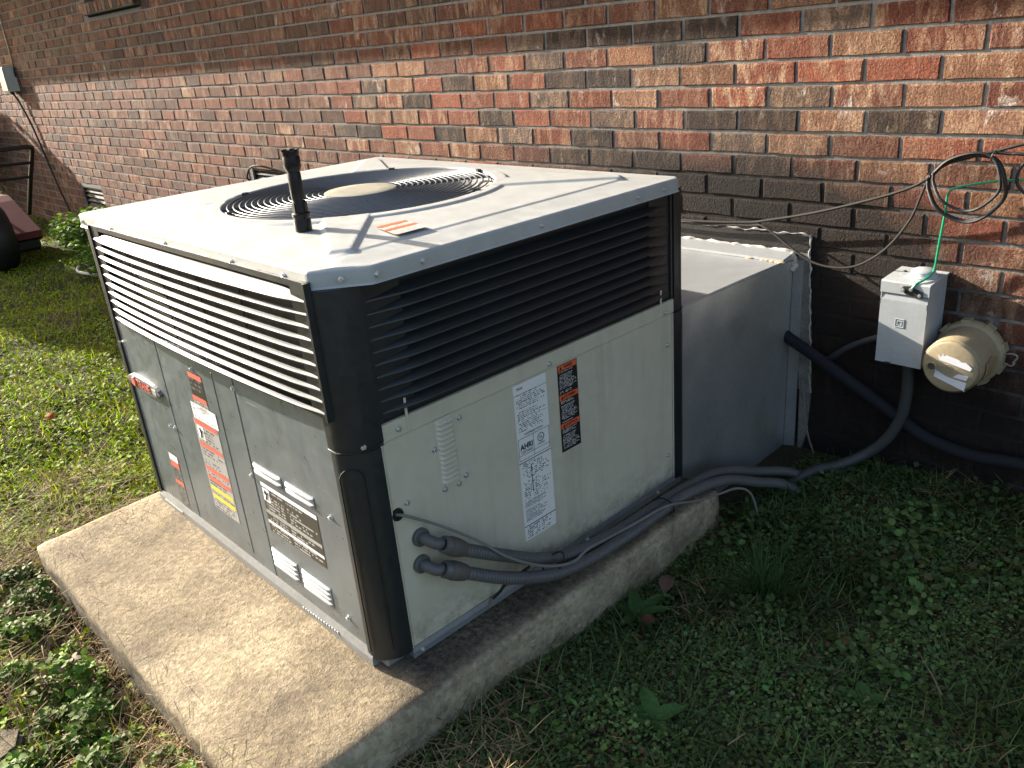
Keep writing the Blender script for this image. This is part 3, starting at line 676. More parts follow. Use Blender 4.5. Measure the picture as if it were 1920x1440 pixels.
# pressed hoods on the right front panel
def hood(x0, x1, zs):
    h = boxo('vent_hood', (x0, x1, YF-.0012, YF-.0003, zs[-1]-.008, zs[0]+.006), M['front'], ac, .0004)
    for z in zs:
        bm = BM(); R_ = []
        for x, q in ((x0, 0.), (x0+.004, .7), (x0+.010, 1.), (x1-.010, 1.), (x1-.004, .7), (x1, 0.)):
            R_.append([bm.verts.new((x, YF-a, b)) for a, b in ((.0008, z+.0034), (.0008+.0052*q, z+.0016), (.0008+.0068*q, z-.0016), (.0008, z-.0022))])
        for A, B in zip(R_, R_[1:]):
            for j in range(4): bm.faces.new((A[j], A[(j+1) % 4], B[(j+1) % 4], B[j]))
        obj('fin', bm, M['hood'], h, 'auto')
hood(1.921, 2.046, (.351, .336)); hood(2.066, 2.184, (.351, .336)); hood(1.917, 2.036, (.117, .104, .091, .078)); hood(2.056, 2.180, (.117, .104, .091, .078))
# screws (one shared mesh per facing)
def screw_mesh(axis):
    bm = BM(); lathe(bm, [(0.0, .0062), (.0036, .0062), (.0042, .0055), (.0042, .0016), (.0066, .0014), (.0068, .0), (0, 0)], (0, 0, 0), axis, 8); bmesh.ops.recalc_face_normals(bm, faces=bm.faces)
    me = bpy.data.meshes.new('screw'); bm.to_mesh(me); bm.free(); me.materials.append(M['screw']); return me
SX, SY = screw_mesh((1, 0, 0)), screw_mesh((0, -1, 0))
for y, z in ((-1.416, .490), (-1.490, .445), (-1.416, .353), (-1.437, .342), (-1.476, .345), (-1.575, .359), (-.690, .424), (-.693, .094)): finish('screw', SX, None, ac, False, (XR, y, z))
for y, z in ((-1.143, .521), (-1.571, .526), (-.703, .519)): finish('screw', SX, None, ac, False, (XR+.0035, y, z))
for y in (-1.595, -1.05, -.75): finish('screw', SX, None, ac, False, (XR+.006, y, .001))
for x, z in ((2.245, .332), (2.238, .073), (1.896, .312), (1.430, .308), (1.462, .311), (1.904, .538), (1.683, .534)): finish('screw', SY, None, ac, False, (x, YF, z))
for x in (1.171, 1.383, 1.716, 2.042, 2.248): finish('screw', SY, None, ac, False, (x, CY0, .848))
for y in (-1.59, -1.487, -1.17, -.850, -.748): finish('screw', SX, None, ac, False, (CX1, y, .848))
sm = finish('screw', SX, None, ac, False, (2.371, -1.646, .848)); sm.rotation_euler = (0, 0, R(-42))
sm = finish('screw', SX, None, ac, False, (2.3655, -1.655, .520)); sm.rotation_euler = (0, 0, R(-42))

# --- badge and stickers
bm = BM(); R_ = []
for f in np.linspace(0, 1, 17):
    x = 1.196+f*.240; up_ = .402+.019*(1-(2*f-1)**4)+.002; dn = .402-.021*(1-(2*f-1)**4)-.002
    R_.append([bm.verts.new((x, YF-d, z)) for d, z in ((0, up_), (.010, up_-.003), (.011, .402), (.010, dn+.003), (0, dn))])
for A, B in zip(R_, R_[1:]):
    for j in range(5): bm.faces.new((A[j], A[(j+1) % 5], B[(j+1) % 5], B[j]))
bm.faces.new(R_[0]); bm.faces.new(R_[-1][::-1]); badge = obj('badge', bm, simple('badge_metal', (.11, .11, .108), .55, .2), ac)
latheo('badge_disc', [(0, .0035), (.013, .003), (.0145, 0), (0, 0)], (1.257, YF-.0112, .402), (0, -1, 0), M['redfade'], badge, 20)
text('badge_lettering', 'TRANE', (1.325, YF-.0118, .402), (1, 0, 0), (0, 0, 1), .020, M['redfade'], badge, .092, 'CENTER', .0006, .02)
boxo('badge_plate', (1.385, 1.412, YF-.0118, YF-.0105, .394, .411), M['greyprint'], badge, .0003)
def fq(name, x0, x1, z0, z1, d, mat, par): return quad(name, [(x0, YF-d, z0), (x1, YF-d, z0), (x1, YF-d, z1), (x0, YF-d, z1)], mat, par)
PRG = lambda n, sd, rows=9, cols=20, fill=.7: print_material(n, (.30, .30, .29), (.055, .055, .055), rows, cols, fill, None, .42, sd)
s1 = fq('warning_label', 1.648, 1.728, .432, .524, .0006, print_material('label_black_print', (.016, .016, .017), (.14, .13, .13), 7, 22, .6, None, .42, 2.), ac)
fq('label_band', 1.650, 1.726, .508, .522, .0010, M['redfade'], s1); fq('label_band', 1.646, 1.726, .446, .459, .0010, M['redfade'], s1)
fq('label_text', 1.646, 1.728, .400, .4455, .0009, PRG('label_grey_a', 1.), s1)
s2 = fq('instruction_label', 1.612, 1.752, .120, .386, .0007, print_material('label_grey_b', (.33, .33, .325), (.07, .07, .07), 30, 26, .62, None, .42, 5.), ac)
fq('paper_header', 1.622, 1.762, .388, .434, .0012, print_material('paper_header_print', (.70, .70, .69), (.35, .35, .36), 4, 18, .4, None, .5, 3.), s2)
text('header_lettering', 'IMPORTANT', (1.692, YF-.0016, .423), (1, 0, 0), (0, 0, 1), .008, M['greyprint'], s2, .07)
for z, mt in ((.379, 'redfade'), (.315, 'redfade'), (.244, 'redfade'), (.216, 'redfade'), (.186, 'yellow'), (.160, 'yellow')): fq('label_band', 1.618, 1.746, z-.0075, z+.0065, .0012, M[mt], s2)
fq('pictogram', 1.624, 1.662, .330, .369, .0012, M['white'], s2)
bm = BM(); tube(bm, [(1.640, YF-.0014, .363), (1.645, YF-.0014, .348), (1.640, YF-.0014, .335)], .0022, 5); tube(bm, [(1.633, YF-.0014, .352), (1.645, YF-.0014, .350), (1.654, YF-.0014, .357)], .0018, 5); obj('pictogram_figure', bm, M['blackink'], s2)
s3 = fq('narrow_warning_label', 1.350, 1.408, .030, .202, .0007, print_material('label_dark_c', (.13, .13, .13), (.02, .02, .02), 20, 14, .6, None, .42, 7.), ac)
fq('label_head', 1.350, 1.408, .180, .202, .0011, M['white'], s3); fq('label_band', 1.350, 1.408, .160, .179, .0011, M['redfade'], s3); fq('label_band', 1.350, 1.408, .104, .118, .0011, M['redfade'], s3)
s4 = fq('wiring_label', 1.934, 2.182, .176, .312, .0007, print_material('label_dark_d', (.035, .034, .030), (.34, .34, .32), 17, 52, .66, .42, .42, 9.), ac)
for z0, z1 in ((.300, .311), (.228, .237), (.200, .208)): fq('label_band', 1.935, 2.181, z0, z1, .0011, M['greyprint'] if z0 > .22 and z0 < .25 else M['paper'], s4)
fq('pictogram', 1.938, 1.970, .262, .297, .0013, M['paper'], s4)
bm = BM(); tube(bm, [(1.950, YF-.0016, .291), (1.956, YF-.0016, .279), (1.950, YF-.0016, .267)], .0020, 5); tube(bm, [(1.944, YF-.0016, .284), (1.956, YF-.0016, .281), (1.964, YF-.0016, .288)], .0016, 5); obj('pictogram_figure', bm, M['blackink'], s4)
def rq(name, y0, y1, z0, z1, d, mat, par): return quad(name, [(XR+d, y0, z0), (XR+d, y1, z0), (XR+d, y1, z1), (XR+d, y0, z1)], mat, par)
def rt(name, body, y, z, h, mat, par, width=None, d=.0016, bold=0): return text(name, body, (XR+d, y, z), (0, 1, 0), (0, 0, 1), h, mat, par, width, 'CENTER', 0., bold)
wl = rq('rating_label', -1.259, -1.153, .100, .503, .0006, M['white'], ac)
WP = (.74, .73, .70); IK = (.05, .05, .05)
rq('print_block', -1.257, -1.155, .385, .480, .0010, print_material('rating_print_a', WP, IK, 20, 60, .50, None, .5, 11.), wl)
rq('print_block', -1.255, -1.155, .208, .306, .0010, print_material('rating_print_b', WP, IK, 20, 36, .42, None, .5, 12.), wl)
rq('print_block', -1.255, -1.175, .150, .205, .0010, print_material('rating_print_c', WP, IK, 15, 70, .7, None, .5, 13.), wl)
rq('print_block', -1.255, -1.160, .104, .136, .0010, print_material('rating_print_d', WP, IK, 6, 36, .6, .52, .5, 14.), wl)
rt('label_lettering', 'TRANE', -1.240, .492, .006, M['blackink'], wl, .02)
rt('label_lettering', 'ASSEMBLED IN USA', -1.205, .377, .005, M['blackink'], wl, .06)
rt('mark_lettering', 'AHRI', -1.231, .347, .014, M['blackink'], wl, .040, .0016, .03); rt('mark_lettering', 'CERTIFIED', -1.231, .334, .006, M['blackink'], wl, .038)
rt('mark_lettering', 'UL', -1.184, .352, .008, M['blackink'], wl, .010); rt('mark_lettering', 'LISTED', -1.184, .336, .005, M['blackink'], wl, .022)
bm = BM(); tube(bm, [(XR+.0014, -1.184+.010*math.cos(t), .352+.010*math.sin(t)) for t in np.linspace(0, 6.283, 21)[:-1]], .0009, 4, True); obj('mark_ring', bm, M['blackink'], wl)
for d in ((-1.257, -1.155, .3695, .3705), (-1.257, -1.155, .3150, .3160), (-1.257, -1.155, .3270, .3280), (-1.2565, -1.2555, .316, .37), (-1.1565, -1.1555, .316, .37), (-1.2085, -1.2075, .316, .37), (-1.259, -1.153, .3080, .3098), (-1.259, -1.153, .1385, .1405), (-1.2225, -1.2205, .222, .295), (-1.259, -1.153, .478, .479)): rq('rule_line', *d, .0014, M['blackink'], wl)
bl = rq('warning_label', -1.115, -1.047, .279, .504, .0006, M['blackink'], ac)
WK = (.55, .54, .52)
for i, (z, wd) in enumerate(((.496, 'WARNING'), (.421, 'AVERTISSEMENT'), (.347, 'ADVERTENCIA'))):
    rq('label_band', -1.113, -1.049, z-.007, z+.0065, .0010, M['orange'], bl); rt('band_lettering', '\u25b2 '+wd if False else wd, -1.078, z, .0075, M['blackink'], bl, .030 if i == 0 else .044, .0014, .02)
    bm = BM(); 
    vv = [bm.verts.new((XR+.0014, -1.108+a, z+b)) for a, b in ((-.0002, -.0045), (.0085, -.0045), (.0042, .0042))]; bm.faces.new(vv); obj('warning_triangle', bm, M['blackink'], bl)
    rq('print_block', -1.113, -1.049, z-.0655, z-.009, .0009, print_material('warning_print_%d' % i, (.012, .012, .012), WK, 15, 60, .58, None, .5, 20.+i), bl)
# wire entry grommet and holes in the louver rail
latheo('grommet', [(0, .0015), (.009, .0015), (.0095, .004), (.0135, .004), (.0145, .0), (0, 0)], (XR, -1.602, .344), (1, 0, 0), M['rubber'], ac, 24)
for y in (-1.49, -1.20, -1.17, -.80): latheo('rail_hole', [(0, .0006), (.0042, .0006), (.0042, 0)], (XR+.0016, y, .564), (1, 0, 0), M['black'], ac, 10)

# ------------------------------------------------------------------ conduits and cables at the unit
def conduit(name, label, elbow, path, grp):
    t = thing(name, label, 'conduit', path[0], grp); a, b = Vector(elbow[0]), Vector(elbow[1]); d = (b-a).normalized()
    latheo('locknut', [(.012, .010), (.019, .010), (.0205, .008), (.0205, .0), (.012, 0)], a, (1, 0, 0), M['pvc'], t, 20)
    P = catmull([a, a+Vector((.018, .002, 0)), a+Vector((.034, .014, -.010)), b], 7); bm = BM(); tube(bm, P, .0125, 14); obj('elbow', bm, M['pvc'], t, 'auto')
    p0 = Vector(path[0]); d2 = (Vector(path[1])-p0).normalized()
    latheo('coupling_collar', [(.012, -.012), (.0185, -.012), (.0195, -.008), (.0195, .004), (.012, .004)], p0, d2, M['pvc'], t, 20)
    latheo('coupling_nut', [(.014, .003), (.0205, .003), (.0215, .010), (.0205, .026), (.0175, .042), (.013, .046)], p0, d2, M['pvc_brown'], t, 20)
    C_ = catmull(path, 16); bm = BM()
    L = [0]; 
    for u, v in zip(C_, C_[1:]): L.append(L[-1]+(v-u).length)
    n = int(L[-1]/.0028); D = []
    for k in range(n+1):
        s = L[-1]*k/n; i = max(j for j in range(len(L)) if L[j] <= s+1e-9); i = min(i, len(C_)-2); D.append(C_[i].lerp(C_[i+1], (s-L[i])/max(1e-9, L[i+1]-L[i])))
    tube(bm, D, lambda f: .0143+.0009*math.cos(f*n*math.pi/1.5), 12); obj('flexible_tube', bm, M['pvc'], t, 'auto'); return t
c1 = [(2.408, -1.520, .246), (2.417, -1.468, .209), (2.420, -1.372, .146), (2.420, -1.275, .086), (2.418, -1.149, .036), (2.424, -.996, .020), (2.434, -.852, .026), (2.438, -.706, .024), (2.442, -.547, .002), (2.46, -.372, -.068), (2.50, -.247, -.112), (2.56, -.14, -.19)]
conduit('flexible_conduit', 'upper grey flexible conduit leaving the side panel', ((XR, -1.556, .268), (2.400, -1.528, .252)), c1, 'grey flexible conduits along the pad')
c2 = [(2.408, -1.526, .188), (2.424, -1.480, .160), (2.440, -1.391, .106), (2.452, -1.274, .054), (2.458, -1.155, .030), (2.462, -.996, .024), (2.465, -.862, .030), (2.470, -.724, .030), (2.482, -.582, .004), (2.50, -.44, -.060), (2.53, -.33, -.110), (2.58, -.23, -.20)]
conduit('flexible_conduit', 'lower grey flexible conduit leaving the side panel', ((XR, -1.563, .205), (2.400, -1.534, .192)), c2, 'grey flexible conduits along the pad')
c3 = [(2.752, -.06, .275), (2.756, -.06, .152), (2.745, -.06, .07), (2.712, -.07, -.007), (2.661, -.09, -.065), (2.603, -.14, -.100), (2.545, -.20, -.118), (2.45, -.32, -.20)]
top(tubeo('disconnect_conduit', c3, .0165, M['pvc_dark'], None, 14), 'dark grey conduit bending down from the grey disconnect box to the ground', 'conduit')
top(tubeo('wall_conduit', [(2.700, -.05, .325), (2.659, -.05, .309), (2.611, -.045, .284), (2.559, -.035, .25), (2.503, -.02, .201), (2.464, .01, .164)], .010, M['pvc_dark'], None, 10), 'short grey conduit sloping left from the disconnect box into the wall', 'conduit')
top(tubeo('insulated_pipe', [(2.330, -.035, .262), (2.361, -.04, .246), (2.452, -.06, .217), (2.604, -.08, .155), (2.729, -.05, .072), (2.823, -.045, .022), (2.946, -.05, .007), (3.08, -.05, .020), (3.3, -.06, .03), (3.8, -.06, .02)], .0185, M['foam'], None, 14), 'black foam insulated pipe slanting down from the duct along the wall', 'pipe')
top(tubeo('control_cable', [(2.350, -1.606, .345), (2.366, -1.603, .345), (2.378, -1.587, .338), (2.39, -1.514, .282), (2.42, -1.443, .220), (2.446, -1.397, .170), (2.462, -1.33, .118), (2.470, -1.268, .084), (2.474, -1.211, .068), (2.474, -1.163, .076), (2.470, -1.098, .066), (2.470, -.989, .055), (2.482, -.858, .052), (2.495, -.743, .018), (2.50, -.654, -.003), (2.518, -.576, -.012), (2.535, -.53, -.05), (2.55, -.50, -.16)], .0034, M['cable_grey'], None, 8), 'thin light grey cable draped from the black grommet over the conduits', 'cable')
top(tubeo('cable_stub', [(2.415, -1.30, .075), (2.402, -1.363, .060), (2.385, -1.372, .033), (2.372, -1.385, .013)], .0038, M['cable_black'], None, 8), 'short black cable end hanging below the lower conduit', 'cable')
for dy, lab_ in ((0, 'x'),):
    bm = BM(); tube(bm, catmull([(2.372, -1.385, .013), (2.369, -1.402, .003), (2.368, -1.418, -.004)], 4), .0011, 5); tube(bm, catmull([(2.372, -1.385, .013), (2.371, -1.395, -.001), (2.374, -1.398, -.006)], 4), .0011, 5); o_ = obj('bare_wires', bm, simple('copper', (.28, .18, .09), .4, .6), None); top(o_, 'thin bare copper strands at the end of the black cable stub', 'wire')
def ziptie(c, axis, ra, rb, tw, label):
    ax_ = Vector(axis).normalized(); u = ax_.cross(Vector((0, 0, 1))).normalized(); v = u.cross(ax_); u2 = u*math.cos(tw)+v*math.sin(tw); v2 = -u*math.sin(tw)+v*math.cos(tw)
    bm = BM(); tube(bm, [Vector(c)+u2*ra*math.cos(t)+v2*rb*math.sin(t) for t in np.linspace(0, 6.2832, 29)[:-1]], .0024, 6, True); top(obj('zip_tie', bm, M['rubber'], None, 'auto'), label, 'cable tie', 'cable ties round the conduits')
ziptie((2.437, -1.245, .062), (.02, .9, -.4), .041, .019, 1.0, 'black cable tie round both conduits below the white rating label')
ziptie((2.452, -.835, .030), (.02, 1, 0), .036, .022, .2, 'black cable tie round the conduits near the rear corner of the unit')

# ------------------------------------------------------------------ duct to the wall
duct = thing('sheet_metal_duct', 'galvanised sheet metal duct joining the unit to the brick wall', 'duct', (1.85, -.3, -.12))
XD = 2.356
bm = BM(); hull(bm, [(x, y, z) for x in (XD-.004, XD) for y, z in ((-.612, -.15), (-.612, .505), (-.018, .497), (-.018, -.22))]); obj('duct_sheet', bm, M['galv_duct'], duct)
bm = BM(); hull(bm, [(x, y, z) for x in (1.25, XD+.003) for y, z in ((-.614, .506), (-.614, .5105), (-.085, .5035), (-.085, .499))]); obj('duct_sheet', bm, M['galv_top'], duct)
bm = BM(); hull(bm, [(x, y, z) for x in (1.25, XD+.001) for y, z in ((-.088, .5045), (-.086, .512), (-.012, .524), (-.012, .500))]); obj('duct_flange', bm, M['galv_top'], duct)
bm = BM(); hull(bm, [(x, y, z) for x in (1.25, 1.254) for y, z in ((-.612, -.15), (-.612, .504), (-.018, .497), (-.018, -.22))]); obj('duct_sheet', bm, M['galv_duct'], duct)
bm = BM(); hull(bm, [(x, y, z) for z, y0 in ((-.16, -.028), (.497, -.022)) for x, y in ((XD+.0005, y0), (XD+.0025, y0-.001), (XD+.030, -.010), (XD+.030, -.006))]); obj('wall_flange', bm, M['rail'], duct)
bm = BM(); tube(bm, [(XD+.001, -.614, .509), (XD+.001, -.30, .507), (XD+.001, -.02, .503)], .0035, 6); obj('folded_edge', bm, M['galv'], duct, 'auto')
bm = BM(); pts = [(1.25+k*.0125, -.014+.002*math.sin(k*1.3), .521+.002*math.sin(k*.9)+.0012*math.sin(k*2.3)) for k in range(90)]; tube(bm, pts, lambda f: .0062+.0016*math.sin(f*150)+.0014*math.sin(f*61), 8); obj('caulk_bead', bm, M['caulk'], duct, True)
bm = BM()
for k in range(6): bmesh.ops.create_icosphere(bm, subdivisions=2, radius=.010+.004*random.random(), matrix=Matrix.Translation((XD-.002+.010*random.random(), -.020-.012*random.random(), .512-.008*k)))
obj('caulk_blob', bm, M['caulk'], duct, True)
bm = BM()
for k in range(9): bmesh.ops.create_icosphere(bm, subdivisions=2, radius=.006+.006*random.random(), matrix=Matrix.Translation((XD-.002-.02*k*random.random(), -.08-.012*random.random(), .505)) @ Matrix.Diagonal((1.6, 1, .4, 1)))
obj('dried_adhesive', bm, simple('dried_adhesive', (.45, .33, .20), .8), duct, True)
bm = BM()
for z in (.36, .33, .12): lathe(bm, [(0, .004), (.005, .004), (.006, 0), (0, 0)], (XD+.014, -.012, z), (.4, -1, 0), 8)
obj('flange_screws', bm, M['cable_brown'], duct)
# tar and flashing strip stuck on the wall round the duct
fl = thing('wall_flashing', 'black tarred flashing strip with pale edge on wall round the duct', 'flashing', (2.38, 0, .2))
bm = BM(); box(bm, 1.15, 2.402, -.0075, .012, .520, .574, .002); obj('tar_strip', bm, M['tar'], fl)
bm = BM(); hull(bm, [(x, y, z) for y in (-.007, .012) for x, z in ((2.362, .5195), (2.402, .5195), (2.432, .06), (2.39, .06))]); obj('patch_strip', bm, M['plaster'], fl)
bm = BM(); hull(bm, [(x, y, z) for y in (-.010, .010) for x, z in ((2.395, .062), (2.43, .062), (2.425, -.10), (2.40, -.2))]); obj('patch_lump', bm, M['plaster'], fl)
bm = BM(); pts = [(2.401+.030*f+.0022*math.sin(f*40)+.0015*math.sin(f*97), -.0085, .578-.52*f) for f in np.linspace(0, 1, 60)]; tube(bm, pts, lambda f: .0030+.0013*math.sin(f*70)+.0009*math.sin(f*190), 6); obj('caulk_line', bm, M['caulk_line'], fl, True)
bm = BM(); pts = [(1.15+1.25*f, -.0085, .577+.003*math.sin(f*60)+.002*math.sin(f*143)) for f in np.linspace(0, 1, 130)]; tube(bm, pts, lambda f: .0024+.0016*math.sin(f*90)+.001*math.sin(f*231), 6); obj('caulk_line', bm, M['caulk_line'], fl, True)
top(tubeo('loose_wire', [(2.408, -.02, .105), (2.421, -.03, .064), (2.433, -.03, -.039), (2.451, -.03, -.105), (2.467, -.035, -.135), (2.475, -.04, -.16)], .0032, M['cable_grey'], None, 6), 'thin pale wire hanging down the wall beside the duct', 'wire')

# ------------------------------------------------------------------ disconnect box
dx0, dx1, dy, dz0, dz1 = 2.683, 2.812, -.128, .268, .512
db = thing('disconnect_box', 'grey electrical disconnect box with domed hub on the brick wall', 'electrical box', (2.747, 0, dz0))
bm = BM(); box(bm, dx0+.003, dx1-.003, dy+.008, -.001, dz0+.004, dz1-.004, .002); obj('enclosure', bm, M['boxgrey'], db)
bm = BM(); hull(bm, [(x, y, z) for x in (dx0-.001, dx1+.001) for y, z in ((dy-.006, .476), (dy-.006, .506), (dy-.002, .510), (-.002, .516), (-.002, .511), (dy+.002, .476))]); hood_ = obj('rain_hood', bm, M['boxgrey'], db)
bm = BM(); hull(bm, [(x, y, z) for x in (dx0+.001, dx1-.001) for y, z in ((dy+.004, .474), (dy-.001, .474), (dy-.004, .455), (dy-.004, dz0+.001), (dy+.006, dz0))]); cov = obj('cover', bm, M['boxgrey'], db)
for xs in (dx0+.0005, dx1-.0035):
    bm = BM(); box(bm, xs, xs+.003, dy-.004, dy+.03, .440, .478, .0006); obj('hood_cheek', bm, M['boxgrey'], db)
latheo('hub_plate', [(0, .020), (.024, .019), (.030, .015), (.032, .008), (.034, .006), (.039, .002), (.040, -.004), (0, -.004)], (2.765, -.060, .514), (0, -.05, 1), M['boxgrey'], db, 28)
bm = BM(); hull(bm, [(2.722+dx_, -.062+dy_, z) for dx_ in (-.012, .012) for dy_ in (-.012, .012) for z in (.512, .519)]); obj('hub_ear', bm, M['boxgrey'], db)
latheo('hub_screw', [(0, .004), (.005, .003), (.006, 0), (0, 0)], (2.716, -.062, .519), (0, 0, 1), M['cable_brown'], db, 8)
# square emblem pressed in the cover: two nested squares
for h_, w_ in ((.0125, .0022), (.0068, .0020)):
    bm = BM(); cx, cz = 2.742, .392; yy = dy-.0042
    box(bm, cx-h_, cx+h_, yy-.0015, yy+.001, cz+h_-w_, cz+h_, .0004); box(bm, cx-h_, cx+h_, yy-.0015, yy+.001, cz-h_, cz-h_+w_, .0004)
    box(bm, cx-h_, cx-h_+w_, yy-.0013, yy+.001, cz-h_+w_, cz+h_-w_, .0004); box(bm, cx+h_-w_, cx+h_, yy-.0013, yy+.001, cz-h_+w_, cz+h_-w_, .0004); obj('emblem', bm, M['boxgrey'], cov)
bm = BM(); hull(bm, [(x, y, z) for y in (dy-.0085, dy-.0062) for x, z in ((2.738, .492), (2.744, .500), (2.762, .502), (2.797, .490), (2.797, .474), (2.785, .472), (2.752, .478))]); lt = obj('ground_clamp', bm, M['cable_brown'], db)
for x, z in ((2.745, .490), (2.766, .494), (2.790, .480)): latheo('clamp_bolt', [(0, .006), (.005, .005), (.0055, 0), (0, 0)], (x, dy-.0085, z), (0, -1, 0), M['screw'], lt, 8)
bm = BM(); box(bm, 2.712, 2.728, dy-.0075, dy-.003, dz0-.002, dz0+.004, .0008); obj('cover_latch', bm, M['cable_brown'], cov)

# ------------------------------------------------------------------ tan round enclosure
mc = Vector((2.896, .039, 0.304)); mt_ = thing('round_enclosure', 'tan round plastic enclosure with torn white stickers below the grey box', 'enclosure', (2.912, 0, .25))
latheo('mounting_ring', [(.0, 0.), (.080, 0), (.088, -.004), (.090, -.012), (.090, -.030), (.086, -.036), (.076, -.038)], mc+Vector((0, -.041, 0)), (0, 1, 0), M['tan'], mt_, 48)
latheo('drum', [(.080, -.065), (.0775, -.12), (.0745, -.185), (.0745, -.192), (.073, -.194)], mc, (0, 1, 0), M['tan'], mt_, 48)
latheo('lid', [(0, -.204), (.060, -.2035), (.068, -.201), (.0715, -.194), (.072, -.188)], mc, (0, 1, 0), M['tan'], mt_, 48)
for a in range(20, 380, 40):
    c_, s_ = math.cos(R(a)), math.sin(R(a)); bm = BM(); hull(bm, [mc+Vector((c_*r_-s_*w_, y, s_*r_+c_*w_)) for r_ in (.086, .0955) for w_ in (-.012, .012) for y in (-.075, -.047)]); obj('ring_clip', bm, M['tan'], mt_)
bm = BM(); lathe(bm, [(.0105, -.203), (.0135, -.203), (.0135, -.212), (.0115, -.2125), (.0105, -.205), (0, -.205)], mc+Vector((-.044, 0, -.004)), (0, 1, 0), 20); obj('plug_socket', bm, M['tan'], mt_, 'auto'); latheo('socket_hole', [(0, -.2065), (.0104, -.2065), (.0104, -.2055)], mc+Vector((-.044, 0, -.004)), (0, 1, 0), M['pvc_brown'], mt_, 18)
bm = BM()
for r_ in (.006, .010, .014): tube(bm, [mc+Vector((-.006+r_*math.cos(t), -.2042, -.006+r_*math.sin(t))) for t in np.linspace(0, 6.2832, 25)[:-1]], .0010, 5, True)
obj('moulded_rings', bm, M['tan'], mt_, True)
def sticker(name, pts, mat): 
    bm = BM(); f_ = [bm.verts.new(mc+Vector((a, -.2058, b))) for a, b in pts]; b_ = [bm.verts.new(mc+Vector((a, -.2045, b))) for a, b in pts]; n = len(pts)
    bm.faces.new(f_); bm.faces.new(b_[::-1])
    for k in range(n): bm.faces.new((f_[k], b_[k], b_[(k+1) % n], f_[(k+1) % n]))
    return obj(name, bm, mat, mt_)
sticker('torn_sticker', [(-.030, .026), (-.026, .018), (.052, .002), (.056, .010), (.050, .016), (.040, .0225), (.030, .022), (.022, .027), (-.010, .034), (-.016, .030), (-.019, .036), (-.024, .027), (-.030, .034)], M['paper'])
sticker('torn_sticker', [(-.036, -.032), (.044, -.057), (.047, -.033), (.020, -.030), (-.004, -.026), (-.034, -.012)], M['paper'])
sticker('torn_sticker', [(.012, -.024), (.046, -.027), (.050, -.014), (.026, -.012), (.018, -.018)], M['paper'])
bm = BM(); R1 = []
for y in np.linspace(-.165, -.085, 5):
    R1.append([bm.verts.new(mc+Vector((.0790*math.cos(R(a)), y, .0790*math.sin(R(a))))) for a in np.linspace(-38+6*math.sin(y*200), 14+5*math.sin(y*90), 7)])
for A, B in zip(R1, R1[1:]):
    for j in range(6): bm.faces.new((A[j], A[j+1], B[j+1], B[j]))
bmesh.ops.solidify(bm, geom=bm.faces[:], thickness=.0006); obj('paper_tag', bm, M['paper_tan'], mt_, True)
bm = BM(); tube(bm, [mc+Vector((.010, -.10, -.077)), mc+Vector((.010, -.10, -.103))], .006, 8); obj('drain_nipple', bm, M['tan'], mt_, 'auto')
bm = BM(); tube(bm, catmull([mc+Vector((.086, -.06, .012)), mc+Vector((.112, -.07, .020)), mc+Vector((.122, -.07, .012)), mc+Vector((.112, -.068, -.006))], 5), .0022, 6); tube(bm, catmull([mc+Vector((.088, -.06, -.012)), mc+Vector((.110, -.07, -.014)), mc+Vector((.118, -.07, -.004))], 5), .0020, 6); obj('wire_bail', bm, M['screw'], mt_, 'auto')

# ------------------------------------------------------------------ wall cables
top(tubeo('coaxial_cable', [(1.40, -.02, .600), (1.641, -.026, .590), (1.958, -.03, .588), (2.184, -.03, .602), (2.272, -.035, .618), (2.415, -.04, .652), (2.578, -.05, .702), (2.697, -.055, .746), (2.752, -.055, .781), (2.788, -.052, .815), (2.855, -.045, .838), (2.901, -.04, .851), (2.959, -.04, .869), (3.05, -.03, .89), (3.3, -.02, .91)], .0042, M['cable_brown'], None, 8), 'dusty black cable rising along the wall from behind the unit to the coil', 'cable')
top(tubeo('drooping_cable', [(1.40, -.018, .585), (1.636, -.024, .580), (1.954, -.025, .578), (2.193, -.03, .593), (2.257, -.035, .596), (2.356, -.05, .547), (2.434, -.06, .512), (2.513, -.065, .504), (2.584, -.065, .521), (2.655, -.06, .576), (2.712, -.06, .66), (2.737, -.06, .734), (2.750, -.055, .785)], .0036, M['cable_brown'], None, 8), 'thin cable drooping in a low loop over the corner of the duct', 'cable')
top(tubeo('branch_cable', [(2.89, -.042, .848), (2.932, -.04, .845), (2.962, -.04, .845), (3.1, -.03, .84), (3.3, -.02, .83)], .0042, M['cable_black'], None, 8), 'short black cable running right from the top of the coil', 'cable')
cc = [(2.748, .779), (2.788, .819), (2.856, .842), (2.907, .83), (2.934, .779), (2.933, .732), (2.889, .684), (2.838, .672), (2.781, .70), (2.751, .747)]
coil = thing('cable_coil', 'coil of black cable hanging on the bricks above the grey box', 'cable coil', (2.84, -.05, .67))
for k in range(4):
    ox, oz, sc_ = (0, 0, 1) if k == 0 else (random.uniform(-.006, .006), random.uniform(-.003, .006), random.uniform(.93, 1.0)) if k < 3 else (.004, .018, .86)
    cx_, cz_ = 2.843, .76; P = [(cx_+(a-cx_)*sc_+ox, -.05-.007*k+.004*math.sin(3*i), cz_+(b-cz_)*sc_+oz) for i, (a, b) in enumerate(cc)]
    tubeo('cable_turn', catmull(P+[P[0]], 6)[:-1], .0042, M['cable_black'], coil, 8, 1, True)
for p_ in ((2.900, -.058, .842), (2.752, -.058, .782)):
    bm = BM(); tube(bm, [Vector(p_)+Vector((.003*math.sin(t)*1., .014*math.cos(t), .011*math.sin(t))) for t in np.linspace(0, 6.2832, 13)[:-1]], .0022, 5, True); obj('cable_tie', bm, M['rubber'], coil)
